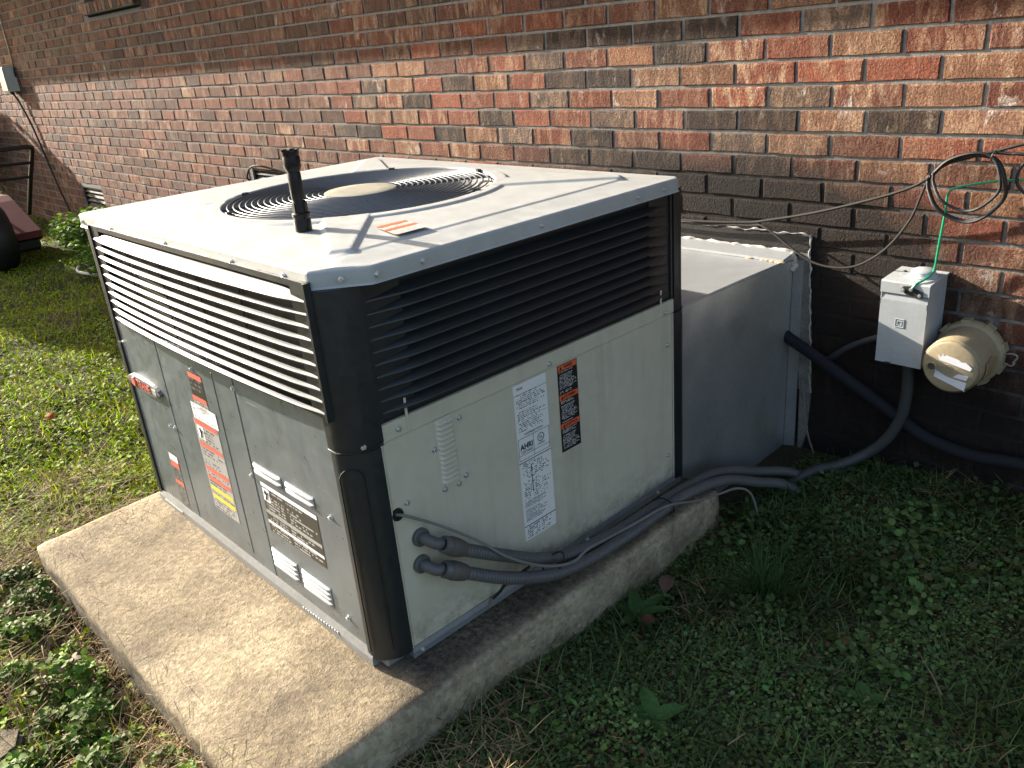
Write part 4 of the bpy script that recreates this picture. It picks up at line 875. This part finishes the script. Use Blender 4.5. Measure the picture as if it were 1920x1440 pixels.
top(tubeo('loose_cable_loop', [(3.02, -.03, .855), (2.975, -.035, .835), (2.955, -.04, .80), (2.962, -.04, .765), (3.0, -.035, .74), (3.06, -.03, .75)], .0042, M['cable_black'], None, 8), 'black cable loop at the right edge of the photograph', 'cable')
top(tubeo('ground_wire', [(3.25, -.02, .78), (3.015, -.03, .783), (2.956, -.03, .780), (2.911, -.04, .777), (2.853, -.05, .766), (2.817, -.055, .755), (2.804, -.06, .74), (2.802, -.06, .689), (2.796, -.06, .602), (2.793, -.062, .540), (2.790, -.080, .523), (2.786, -.115, .5165), (2.777, -.132, .511), (2.768, -.138, .497)], .0030, M['green_wire'], None, 8), 'bright green ground wire running down to the disconnect box', 'wire')
top(tubeo('cable_loop', [(-1.226, .02, .519), (-1.20, -.03, .55), (-1.13, -.06, .592), (-1.035, -.08, .634), (-.933, -.08, .648), (-.839, -.05, .632), (-.692, -.02, .608), (-.55, -.012, .60)], .006, M['cable_brown'], None, 8), 'thick cable looping out of the wall behind the far edge of the unit', 'cable')
# telephone box at far left
tb = thing('utility_box', 'small off white utility box high on the wall at far left', 'utility box', (-5.55, 0, 1.11))
bm = BM(); hull(bm, [(x, y, z) for x, y in ((-5.68, 0), (-5.66, -.088), (-5.49, -.088), (-5.47, 0)) for z in (1.115, 1.335)]); ub = obj('housing', bm, M['offwhite'], tb)
boxo('cover', (-5.665, -5.485, -.096, -.0885, 1.122, 1.328), M['offwhite'], tb, .003)
boxo('gland', (-5.59, -5.55, -.065, -.03, 1.090, 1.118), M['blackpaint'], tb, .003)
top(tubeo('service_cable', [(-5.57, -.045, 1.10), (-5.50, -.03, 1.02), (-5.36, -.02, .82), (-5.25, -.018, .60), (-5.10, -.02, .30), (-4.95, -.02, .05), (-4.90, -.02, -.10)], .009, M['cable_black'], None, 8), 'black cable running down the wall from the small utility box', 'cable')
top(tubeo('riser_cable', [(-5.45, -.012, 1.24), (-5.40, -.012, 1.45), (-5.40, -.012, 1.9), (-5.40, -.012, 2.36)], .006, M['cable_black'], None, 6), 'dark cable climbing the wall above the small utility box', 'cable')

# ------------------------------------------------------------------ flashlight
fz = CZ+.0098; fo = Vector((2.046, -1.520, fz)); fl_ = thing('flashlight', 'black metal flashlight standing on its tail on the unit top', 'flashlight', fo)
latheo('tail_section', [(0, 0), (.0165, 0), (.0180, .0015), (.0180, .022), (.0172, .024), (.0172, .0285), (.0188, .031), (.0188, .0365), (.0165, .0385), (.0, .0385)], fo, (0, 0, 1), M['flash'], fl_, 28)
latheo('barrel', [(.0142, .036), (.0142, .060), (.0130, .062), (.0130, .066), (.0138, .068), (.0138, .118), (.0130, .120), (.0130, .123), (.0146, .126), (.0, .126)], fo, (0, 0, 1), M['flash'], fl_, 28)
bm = BM(); lathe(bm, [(.0146, .124), (.0172, .131), (.0176, .134), (.0176, .150), (.0168, .152), (.0168, .154), (.0176, .156), (.0176, .163), (.0150, .163), (.0140, .158), (0, .157)], fo, (0, 0, 1), 24); head = obj('head', bm, M['flash'], fl_, 'auto')
for k in range(6):
    a = k*math.pi/3+.2; c_, s_ = math.cos(a), math.sin(a); bm = BM(); hull(bm, [fo+Vector((c_*r_-s_*w_, s_*r_+c_*w_, z)) for r_ in (.0150, .0180) for w_ in (-.005, .005) for z in (.1625, .1655)]); obj('bezel_tooth', bm, M['flash'], head)
bm = BM(); 
for k in range(6):
    a = k*math.pi/3+.5; c_, s_ = math.cos(a), math.sin(a); hull(bm, [fo+Vector((c_*r_-s_*w_, s_*r_+c_*w_, z)) for r_ in (.010, .0152) for w_ in (-.0055, .0055) for z in (.041, .058)])
obj('grip_flats', bm, M['flash'], fl_)

# ------------------------------------------------------------------ garden machine at far left
mw = thing('garden_machine', 'red and black wheeled garden machine with tubular handle at the left edge', 'garden machine', (-4.6, -.7, -.13))
bm = BM(); tube(bm, catmull([(-5.19, -.30, .056), (-4.80, -.30, .40), (-4.50, -.30, .645), (-4.44, -.33, .683), (-4.44, -.42, .69), (-4.44, -.80, .69), (-4.46, -.9, .66)], 6), .019, 10); obj('handle_bar', bm, M['blackpaint'], mw, 'auto')
for a, b in (((-4.62, -.30, .545), (-4.60, -.92, .575)), ((-4.78, -.30, .415), (-4.76, -.92, .445))):
    bm = BM(); tube(bm, [a, b], .013, 8); obj('cross_bar', bm, M['blackpaint'], mw, 'auto')
bm = BM(); tube(bm, catmull([(-5.15, -.92, .06), (-4.80, -.92, .40), (-4.50, -.92, .65), (-4.45, -.88, .685)], 5), .019, 10); obj('handle_bar', bm, M['blackpaint'], mw, 'auto')
bm = BM(); hull(bm, [(x, y, z) for y in (-.88, -.60) for x, z in ((-5.0, .30), (-4.42, .335), (-4.30, .30), (-3.74, .11), (-3.72, .06), (-3.90, .0), (-4.95, -.02))]); obj('engine_hood', bm, M['red'], mw)
bm = BM(); lathe(bm, [(.0, .05), (.12, .05), (.13, .09), (.225, .10), (.25, .07), (.258, 0), (.25, -.07), (.225, -.10), (.13, -.09), (.12, -.05), (0, -.05)], (-3.66, -.95, .125), (0, 1, 0), 28); tyre = obj('tyre', bm, M['rubber'], mw, 'auto')
latheo('wheel_hub', [(0, .06), (.07, .058), (.09, .05), (.1, .045)], (-3.66, -.97, .125), (0, -1, 0), M['blackpaint'], tyre, 20)
bm = BM(); lathe(bm, [(.0, .04), (.13, .05), (.15, .03), (.155, 0), (.15, -.03), (.13, -.05), (0, -.04)], (-4.75, -.93, .02), (0, 1, 0), 24); obj('tyre', bm, M['rubber'], mw, 'auto')
bm = BM(); box(bm, -4.6, -3.75, -.86, -.62, -.04, .06, .02); obj('chassis', bm, M['blackpaint'], mw)
top(tubeo('hose_loop', [(-2.95, -.55, -.06), (-2.86, -.64, -.068), (-2.74, -.69, -.07), (-2.60, -.68, -.07), (-2.48, -.62, -.075), (-2.42, -.52, -.085)], .011, M['offwhite'], None, 8), 'pale curved hose lying below the sunlit bush', 'hose')
bm = BM(); hull(bm, [(x, y, z) for x, y in ((1.66, -2.40), (1.80, -2.275), (1.86, -2.30), (1.90, -2.45), (1.7, -2.55)) for z in (-.16, -.085)]); bmesh.ops.bevel(bm, geom=bm.edges[:], offset=.008, segments=2, affect='EDGES'); top(obj('stepping_stone', bm, M['concrete'], None), 'pale flat stone in the grass at the bottom left corner', 'stone')

# ------------------------------------------------------------------ plants
LV = np.array([(0, 0, 0), (-.27, .33, .07), (.27, .33, .07), (-.25, .70, .05), (.25, .70, .05), (0, 1, -.05), (0, .33, 0), (0, .70, .0)], float)
LF = np.array([(0, 6, 1), (0, 2, 6), (1, 6, 3), (6, 7, 3), (6, 2, 7), (2, 4, 7), (3, 7, 5), (7, 4, 5)])
def leaves(P, size, yaw, pitch, roll, col, wide=1.):
    n = len(P); V = np.tile(LV, (n, 1, 1)); V[:, :, 0] *= np.reshape(wide, (-1, 1)) if np.ndim(wide) else wide
    V *= size[:, None, None]; cr, sr = np.cos(roll)[:, None], np.sin(roll)[:, None]
    x, y, z = V[..., 0]*cr+V[..., 2]*sr, V[..., 1], -V[..., 0]*sr+V[..., 2]*cr
    cp, sp = np.cos(pitch)[:, None], np.sin(pitch)[:, None]; y, z = y*cp-z*sp, y*sp+z*cp
    cy, sy = np.cos(yaw)[:, None], np.sin(yaw)[:, None]; x, y = x*cy-y*sy, x*sy+y*cy
    W = np.stack([x, y, z], -1)+P[:, None, :]; F = LF[None]+8*np.arange(n)[:, None, None]
    return W.reshape(-1, 3), F.reshape(-1, 3), np.repeat(col, 8, 0)
def blades(P, length, width, yaw, lean, curl, col):
    n = len(P); t = np.array([0, .4, .75, 1.]); w_ = np.array([1, .85, .5, .0])
    dx, dy = np.cos(yaw), np.sin(yaw); px, py = -dy, dx
    hor = length[:, None]*(np.sin(lean)[:, None]*t+curl[:, None]*t**2); ver = length[:, None]*(np.cos(lean)[:, None]*t-.45*np.abs(curl)[:, None]*t**2)
    c = np.stack([P[:, 0:1]+dx[:, None]*hor, P[:, 1:2]+dy[:, None]*hor, P[:, 2:3]+ver], -1)
    s = width[:, None, None]*.5*w_[None, :, None]*np.stack([px, py, np.zeros(n)], -1)[:, None, :]
    V = np.concatenate([(c-s)[:, :3], (c+s)[:, :3], c[:, 3:4]], 1)
    f = np.array([(0, 3, 4), (0, 4, 1), (1, 4, 5), (1, 5, 2), (2, 5, 6)]); F = f[None]+7*np.arange(n)[:, None, None]
    return V.reshape(-1, 3), F.reshape(-1, 3), np.repeat(col, 7, 0)
def join(parts):
    V, F, C = [], [], []; o = 0
    for v, f, c in parts: V.append(v); F.append(f+o); C.append(c); o += len(v)
    return np.concatenate(V), np.concatenate(F), np.concatenate(C)
def hsv_var(base, n, dv=.3, dh=.15):
    b = np.array(base)[None]*RNG.uniform(1-dv, 1+dv, (n, 1)); b = b*RNG.uniform(1-dh, 1+dh, (n, 3)); return np.clip(b, .003, .9)
def on_ground(n, x0, x1, y0, y1, keep=None, fall=2.2, power=1.6, margin=380):
    x = RNG.uniform(x0, x1, n); y = RNG.uniform(y0, y1, n); z = ground_z(x, y); P = np.stack([x, y, z], -1)
    u, v, d = proj(P); dist = np.linalg.norm(P-CAM, axis=1)
    k = (d > .1) & (u > -margin) & (u < 1920+margin) & (v < 1440+margin*1.6) & (RNG.random(n) < np.minimum(1, (fall/dist)**power))
    k &= ~((x > 1.12) & (x < 2.472) & (y > -2.04) & (y < -.61))
    k &= ~((x > 1.2) & (x < 2.45) & (y > -.62) & (y < 0))
    if keep is not None: k &= keep(x, y)
    return P[k]
def fnoise(x, y, s, seed=0.): return np.array([mnoise.noise(Vector((a*s, b*s, seed))) for a, b in zip(x, y)])
A = lambda n, a, b: RNG.uniform(a, b, n)
# sunlit lawn on the left
def dry_mask(x, y):       # strip of dead grass along the left end of the slab
    d = np.hypot(np.maximum(0, 1.12-x), np.maximum(0, -2.06-y)*.7+np.maximum(0, y+1.62)*2.2); return d
P = on_ground(330000, -7.5, 2.30, -2.85, -.02, fall=2.6, power=1.35)
d = dry_mask(P[:, 0], P[:, 1]); patch = fnoise(P[:, 0], P[:, 1], 3.0, 2.)+.6*fnoise(P[:, 0], P[:, 1], 9., 7.)
dry = (RNG.random(len(P)) < np.clip(.95-d*3.6, 0, .92)) | (RNG.random(len(P)) < np.clip((patch-.28)*1.6, .03, .65)); P1 = P[~dry]; n = len(P1)
isl = RNG.random(n) < .42; G = P1[~isl]; m = len(G); L1 = P1[isl]; q = len(L1)
part = [blades(G-[0, 0, .004], A(m, .02, .05)*(1+.9*np.clip(patch[~dry][~isl]+.3, 0, 1)), A(m, .0028, .0055), A(m, 0, 6.283), A(m, .1, .9), A(m, .1, .7), hsv_var((.25, .295, .015), m, .5, .25)),
        leaves(L1+np.stack([np.zeros(q), np.zeros(q), A(q, .004, .034)], -1), A(q, .012, .026), A(q, 0, 6.283), A(q, -.5, .7), A(q, -.5, .5), hsv_var((.215, .285, .015), q, .5, .25), A(q, .9, 1.5))]
lw = finish('lawn_grass', np_mesh('lawn_grass', *join(part)), M['leaf'], None); top(lw, 'short sunlit green lawn on the left of the concrete pad', 'grass', None, 'stuff')
# dead grass
Pd = P[dry]; n = len(Pd); parts = [blades(Pd, A(n, .03, .10), A(n, .002, .004), A(n, 0, 6.283), A(n, .4, 1.35), A(n, -.1, .6), hsv_var((.27, .185, .095), n, .4, .12))]
def straw_zone(n, x0, x1, y0, y1, keep=None): 
    Q = on_ground(n, x0, x1, y0, y1, keep, 3., 1.); k = len(Q); return blades(Q+np.stack([np.zeros(k), np.zeros(k), RNG.random(k)**2*.05], -1), A(k, .02, .11), A(k, .0014, .0032), A(k, 0, 6.283), A(k, 1.0, 1.65), A(k, -.4, .4), hsv_var((.22, .16, .09), k, .55, .12))
parts += [straw_zone(2200, .55, 1.14, -2.30, -1.66), straw_zone(500, 1.0, 2.3, -2.30, -2.04), straw_zone(700, 2.1, 2.5, -2.2, -2.0), straw_zone(300, 2.40, 2.60, -2.1, -1.40, lambda x, y: x > 2.47), straw_zone(420, 2.50, 2.70, -2.0, -1.55), straw_zone(70, 2.5, 3.5, -1.6, -.04), straw_zone(60, 2.85, 3.2, -.25, -.03), straw_zone(24, 2.66, 2.86, -.7, -.05), straw_zone(50, 2.62, 2.78, -1.05, -.92)]
k = 130; Q = np.stack([np.concatenate([A(70, 1.10, 1.24), A(60, 1.2, 2.45)]), np.concatenate([A(70, -2.06, -1.72), A(60, -2.07, -1.99)]), np.concatenate([A(70, -.010, .004), A(60, -.03, -.006)])], -1)
parts.append(blades(Q, A(k, .03, .09), A(k, .0014, .0028), A(k, 0, 6.283), A(k, 1.35, 1.6), A(k, -.15, .15), hsv_var((.20, .15, .085), k, .5, .12)))
ds = finish('dry_grass', np_mesh('dry_grass', *join(parts)), M['straw'], None); top(ds, 'dead straw coloured grass tangled round the edges of the concrete pad', 'dry grass', None, 'stuff')
# bright chickweed at the bottom left
def weed(n, x0, x1, y0, y1, base, s0, s1, hmax, keep=None, dv=.3, clump=10., thr=-.15, seed=3.):
    P = on_ground(n, x0, x1, y0, y1, keep, 3., .8); nz = fnoise(P[:, 0], P[:, 1], clump, seed); P = P[nz > thr]; nz = nz[nz > thr]; k = len(P)
    h = np.clip(.35+nz*1.2, .15, 1)*hmax*RNG.random(k)**.7; Q = P+np.stack([np.zeros(k), np.zeros(k), h], -1)
    C_ = hsv_var(base, k, dv, .18)*np.clip(1+.9*fnoise(Q[:, 0], Q[:, 1], 4., 21.), .55, 1.6)[:, None]; br = RNG.random(k) < np.clip(.05+.5*fnoise(Q[:, 0], Q[:, 1], 5., 31.), .02, .35); C_[br] = hsv_var((.12, .085, .045), int(br.sum()), .4, .15)
    return leaves(Q, A(k, s0, s1), A(k, 0, 6.283), A(k, -.45, .65), A(k, -.5, .5), C_, A(k, 1., 1.55))
parts = [weed(26000, 1.08, 2.36, -2.60, -2.070, (.105, .17, .028), .010, .024, .10, None, .45, 9., -.02), weed(2600, .95, 1.25, -2.75, -2.2, (.085, .165, .028), .009, .020, .05)]
cw = finish('chickweed', np_mesh('chickweed', *join(parts)), M['weed'], None); top(cw, 'bright leafy chickweed in the sun at the bottom left before the pad', 'weeds', None, 'stuff')
# shaded ground cover on the right
k0 = lambda x, y: x > 2.472
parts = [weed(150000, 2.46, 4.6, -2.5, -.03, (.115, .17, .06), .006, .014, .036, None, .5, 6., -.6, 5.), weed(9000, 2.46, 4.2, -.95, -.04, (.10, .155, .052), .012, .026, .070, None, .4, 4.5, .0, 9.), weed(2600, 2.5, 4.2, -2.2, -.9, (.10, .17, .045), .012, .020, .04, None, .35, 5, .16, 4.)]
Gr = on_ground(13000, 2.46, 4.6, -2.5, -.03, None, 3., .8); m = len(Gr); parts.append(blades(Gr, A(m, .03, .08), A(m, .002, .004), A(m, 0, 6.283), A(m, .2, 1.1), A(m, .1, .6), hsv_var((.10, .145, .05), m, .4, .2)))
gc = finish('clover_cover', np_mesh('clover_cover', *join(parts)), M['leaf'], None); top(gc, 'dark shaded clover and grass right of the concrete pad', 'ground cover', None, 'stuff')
# grass tufts
def tuft(x, y, n, L, label, base=(.05, .10, .03)):
    P = np.stack([x+RNG.normal(0, .018, n), y+RNG.normal(0, .018, n), np.full(n, float(ground_z(x, y))-.005)], -1)
    o_ = finish('grass_tuft', np_mesh('grass_tuft', *blades(P, A(n, L*.5, L), A(n, .0025, .004), A(n, 0, 6.283), A(n, .15, .8), A(n, .1, .6), hsv_var(base, n, .3, .15))), M['leaf'], None); top(o_, label, 'grass tuft', 'grass tufts in the shade')
tuft(2.76, -.84, 130, .20, 'long bladed dark grass tuft right of the broad leaved weed')
# broad leaved weeds
def rosette(x, y, leavesp, label):
    z = float(ground_z(x, y)); t = thing('broadleaf_weed', label, 'weed', (x, y, z), 'broad leaved weeds in the shade')
    for yaw_, L, pit_, wd in leavesp:
        n_ = 8; V, Fc = [], []
        for i in range(n_):
            f = i/(n_-1); wv = L*wd*math.sin(math.pi*min(1, f**.8*.98+.02))**.8+.001; r_ = L*f*math.cos(pit_*(1-.7*f)); zz = .012+L*math.sin(pit_)*f*(1-.35*f)
            for s_ in (-1, -.5, 0, .5, 1): jit = .06*wv*math.sin(i*2.1+s_*3); V.append((math.cos(yaw_)*r_-math.sin(yaw_)*s_*(wv+jit), math.sin(yaw_)*r_+math.cos(yaw_)*s_*(wv+jit), zz+abs(s_)*wv*.35))
        for i in range(n_-1):
            for j in range(4): a = i*5+j; Fc.append((a, a+1, a+6, a+5))
        base = np.array((.065, .13, .04))*random.uniform(.75, 1.35); me = np_mesh('leaf_blade', np.array(V), np.array(Fc), np.tile(base, (len(V), 1))); finish('leaf_blade', me, M['leaf'], t, True, (x, y, z))
rosette(2.555, -1.085, [(2.4, .075, .9, .22), (1.3, .085, .7, .2), (.5, .085, .8, .18), (-.5, .075, .5, .21), (-1.6, .065, .4, .22), (3.3, .06, .4, .22)], 'broad leaved weed with upright leaves against the pad edge')
rosette(2.805, -1.345, [(2.6, .07, .6, .25), (.9, .065, .5, .28), (-.6, .055, .3, .28), (-2.0, .055, .3, .28), (3.6, .055, .4, .27)], 'low broad leaved weed near the bottom centre of the grass')
rosette(3.10, -1.035, [(2.2, .05, .4, .27), (.7, .05, .4, .27), (-.9, .05, .3, .28), (-2.4, .045, .3, .28), (3.3, .045, .4, .27)], 'low broad leaved weed at the lower right of the grass')
def dead_leaf(x, y, L, yaw_, label, base, h=.03):
    V, Fc = [], []; z = float(ground_z(x, y))+h
    for i in range(7):
        f = i/6; wv = L*.36*math.sin(math.pi*min(1, f*.96+.03)); 
        for s_ in (-1, 0, 1): V.append((L*(f-.5), s_*wv, .35*abs(s_)*wv+.12*L*math.sin(f*3.5)))
    for i in range(6):
        for j in range(2): a = i*3+j; Fc.append((a, a+1, a+4, a+3))
    me = np_mesh('dead_leaf', np.array(V), np.array(Fc), np.tile(np.array(base), (len(V), 1))); o_ = finish('dead_leaf', me, M['straw'], None, True, (x, y, z)); o_.rotation_euler = (random.uniform(-.4, .4), random.uniform(-.5, .5), yaw_); top(o_, label, 'leaf', 'fallen brown leaves')
dead_leaf(2.612, -1.115, .036, .6, 'rusty brown dead leaf beside the broad leaved weed', (.08, .035, .018), .04)
dead_leaf(2.555, -.965, .055, 2.0, 'pale brown dead leaf upright behind the broad leaved weed', (.12, .07, .045), .05)
dead_leaf(-.02, -1.68, .05, .4, 'reddish fallen leaf in the sunlit lawn near the pad', (.34, .07, .025), .04)
dead_leaf(-.30, -1.56, .045, 2.4, 'small orange fallen leaf farther back in the sunlit lawn', (.32, .09, .03), .04)
# bush at the wall
def bush(name, label, cx, cy, rx, ry, h, n, base, s0, s1, dens_seed, stems=7):
    z = float(ground_z(cx, cy)); t = thing(name, label, 'bush', (cx, cy, z)); u = RNG.normal(0, 1, (n, 3)); u /= np.linalg.norm(u, axis=1)[:, None]; r_ = RNG.random(n)**.45
    P = np.stack([cx+u[:, 0]*rx*r_, cy+u[:, 1]*ry*r_, z+.02+h*(.5+.5*u[:, 2]*r_)], -1); nz = np.array([mnoise.noise(Vector(p)*(2.6/max(rx, .3))+Vector((dens_seed, 0, 0))) for p in P]); P = P[nz > -.12]; k = len(P)
    V, F_, C_ = leaves(P-np.array((cx, cy, z)), A(k, s0, s1), A(k, 0, 6.283), A(k, -.5, .7), A(k, -.5, .5), hsv_var(base, k, .35, .15), A(k, .9, 1.4)); finish('foliage', np_mesh('foliage', V, F_, C_), M['leaf'], t, False, (cx, cy, z))
    bm = BM()
    for q in range(stems):
        a = random.uniform(0, 6.28); e = Vector((cx+math.cos(a)*rx*.7, cy+math.sin(a)*ry*.7, z+h*random.uniform(.5, .95))); tube(bm, catmull([(cx+.02*math.cos(a), cy+.02*math.sin(a), z-.03), Vector((cx, cy, z)).lerp(e, .5)+Vector((0, 0, h*.12)), e], 4), lambda f: .012*max(rx, .25)*(1.2-f), 6)
    obj('stems', bm, M['bark'], t, 'auto'); return t
bush('leafy_bush', 'sunlit leafy bush at the foot of the wall left of the unit', -3.25, -.36, .60, .26, .36, 3800, (.11, .18, .035), .025, .055, 1.)
bush('trailing_bush', 'small bright leafy weed clump in front of the wall bush', -2.45, -.55, .30, .22, .26, 1500, (.12, .20, .03), .022, .045, 5., 4)
bush('added_shade_shrub', 'unseen tall dense shrub, added beyond the left edge to shade the lawn', -6.0, -1.78, .60, .52, 2.9, 40000, (.05, .085, .028), .06, .12, 9., 12)  # unseen shrub, added to cast the shade across the lawn
bush('added_shade_bush', 'unseen low dense shrub, added by the wall beyond the left edge to shade it', -7.75, -.50, .85, .50, 1.60, 16000, (.05, .085, .028), .05, .10, 13., 10)  # unseen shrub, added to cast the slanting shade on the wall
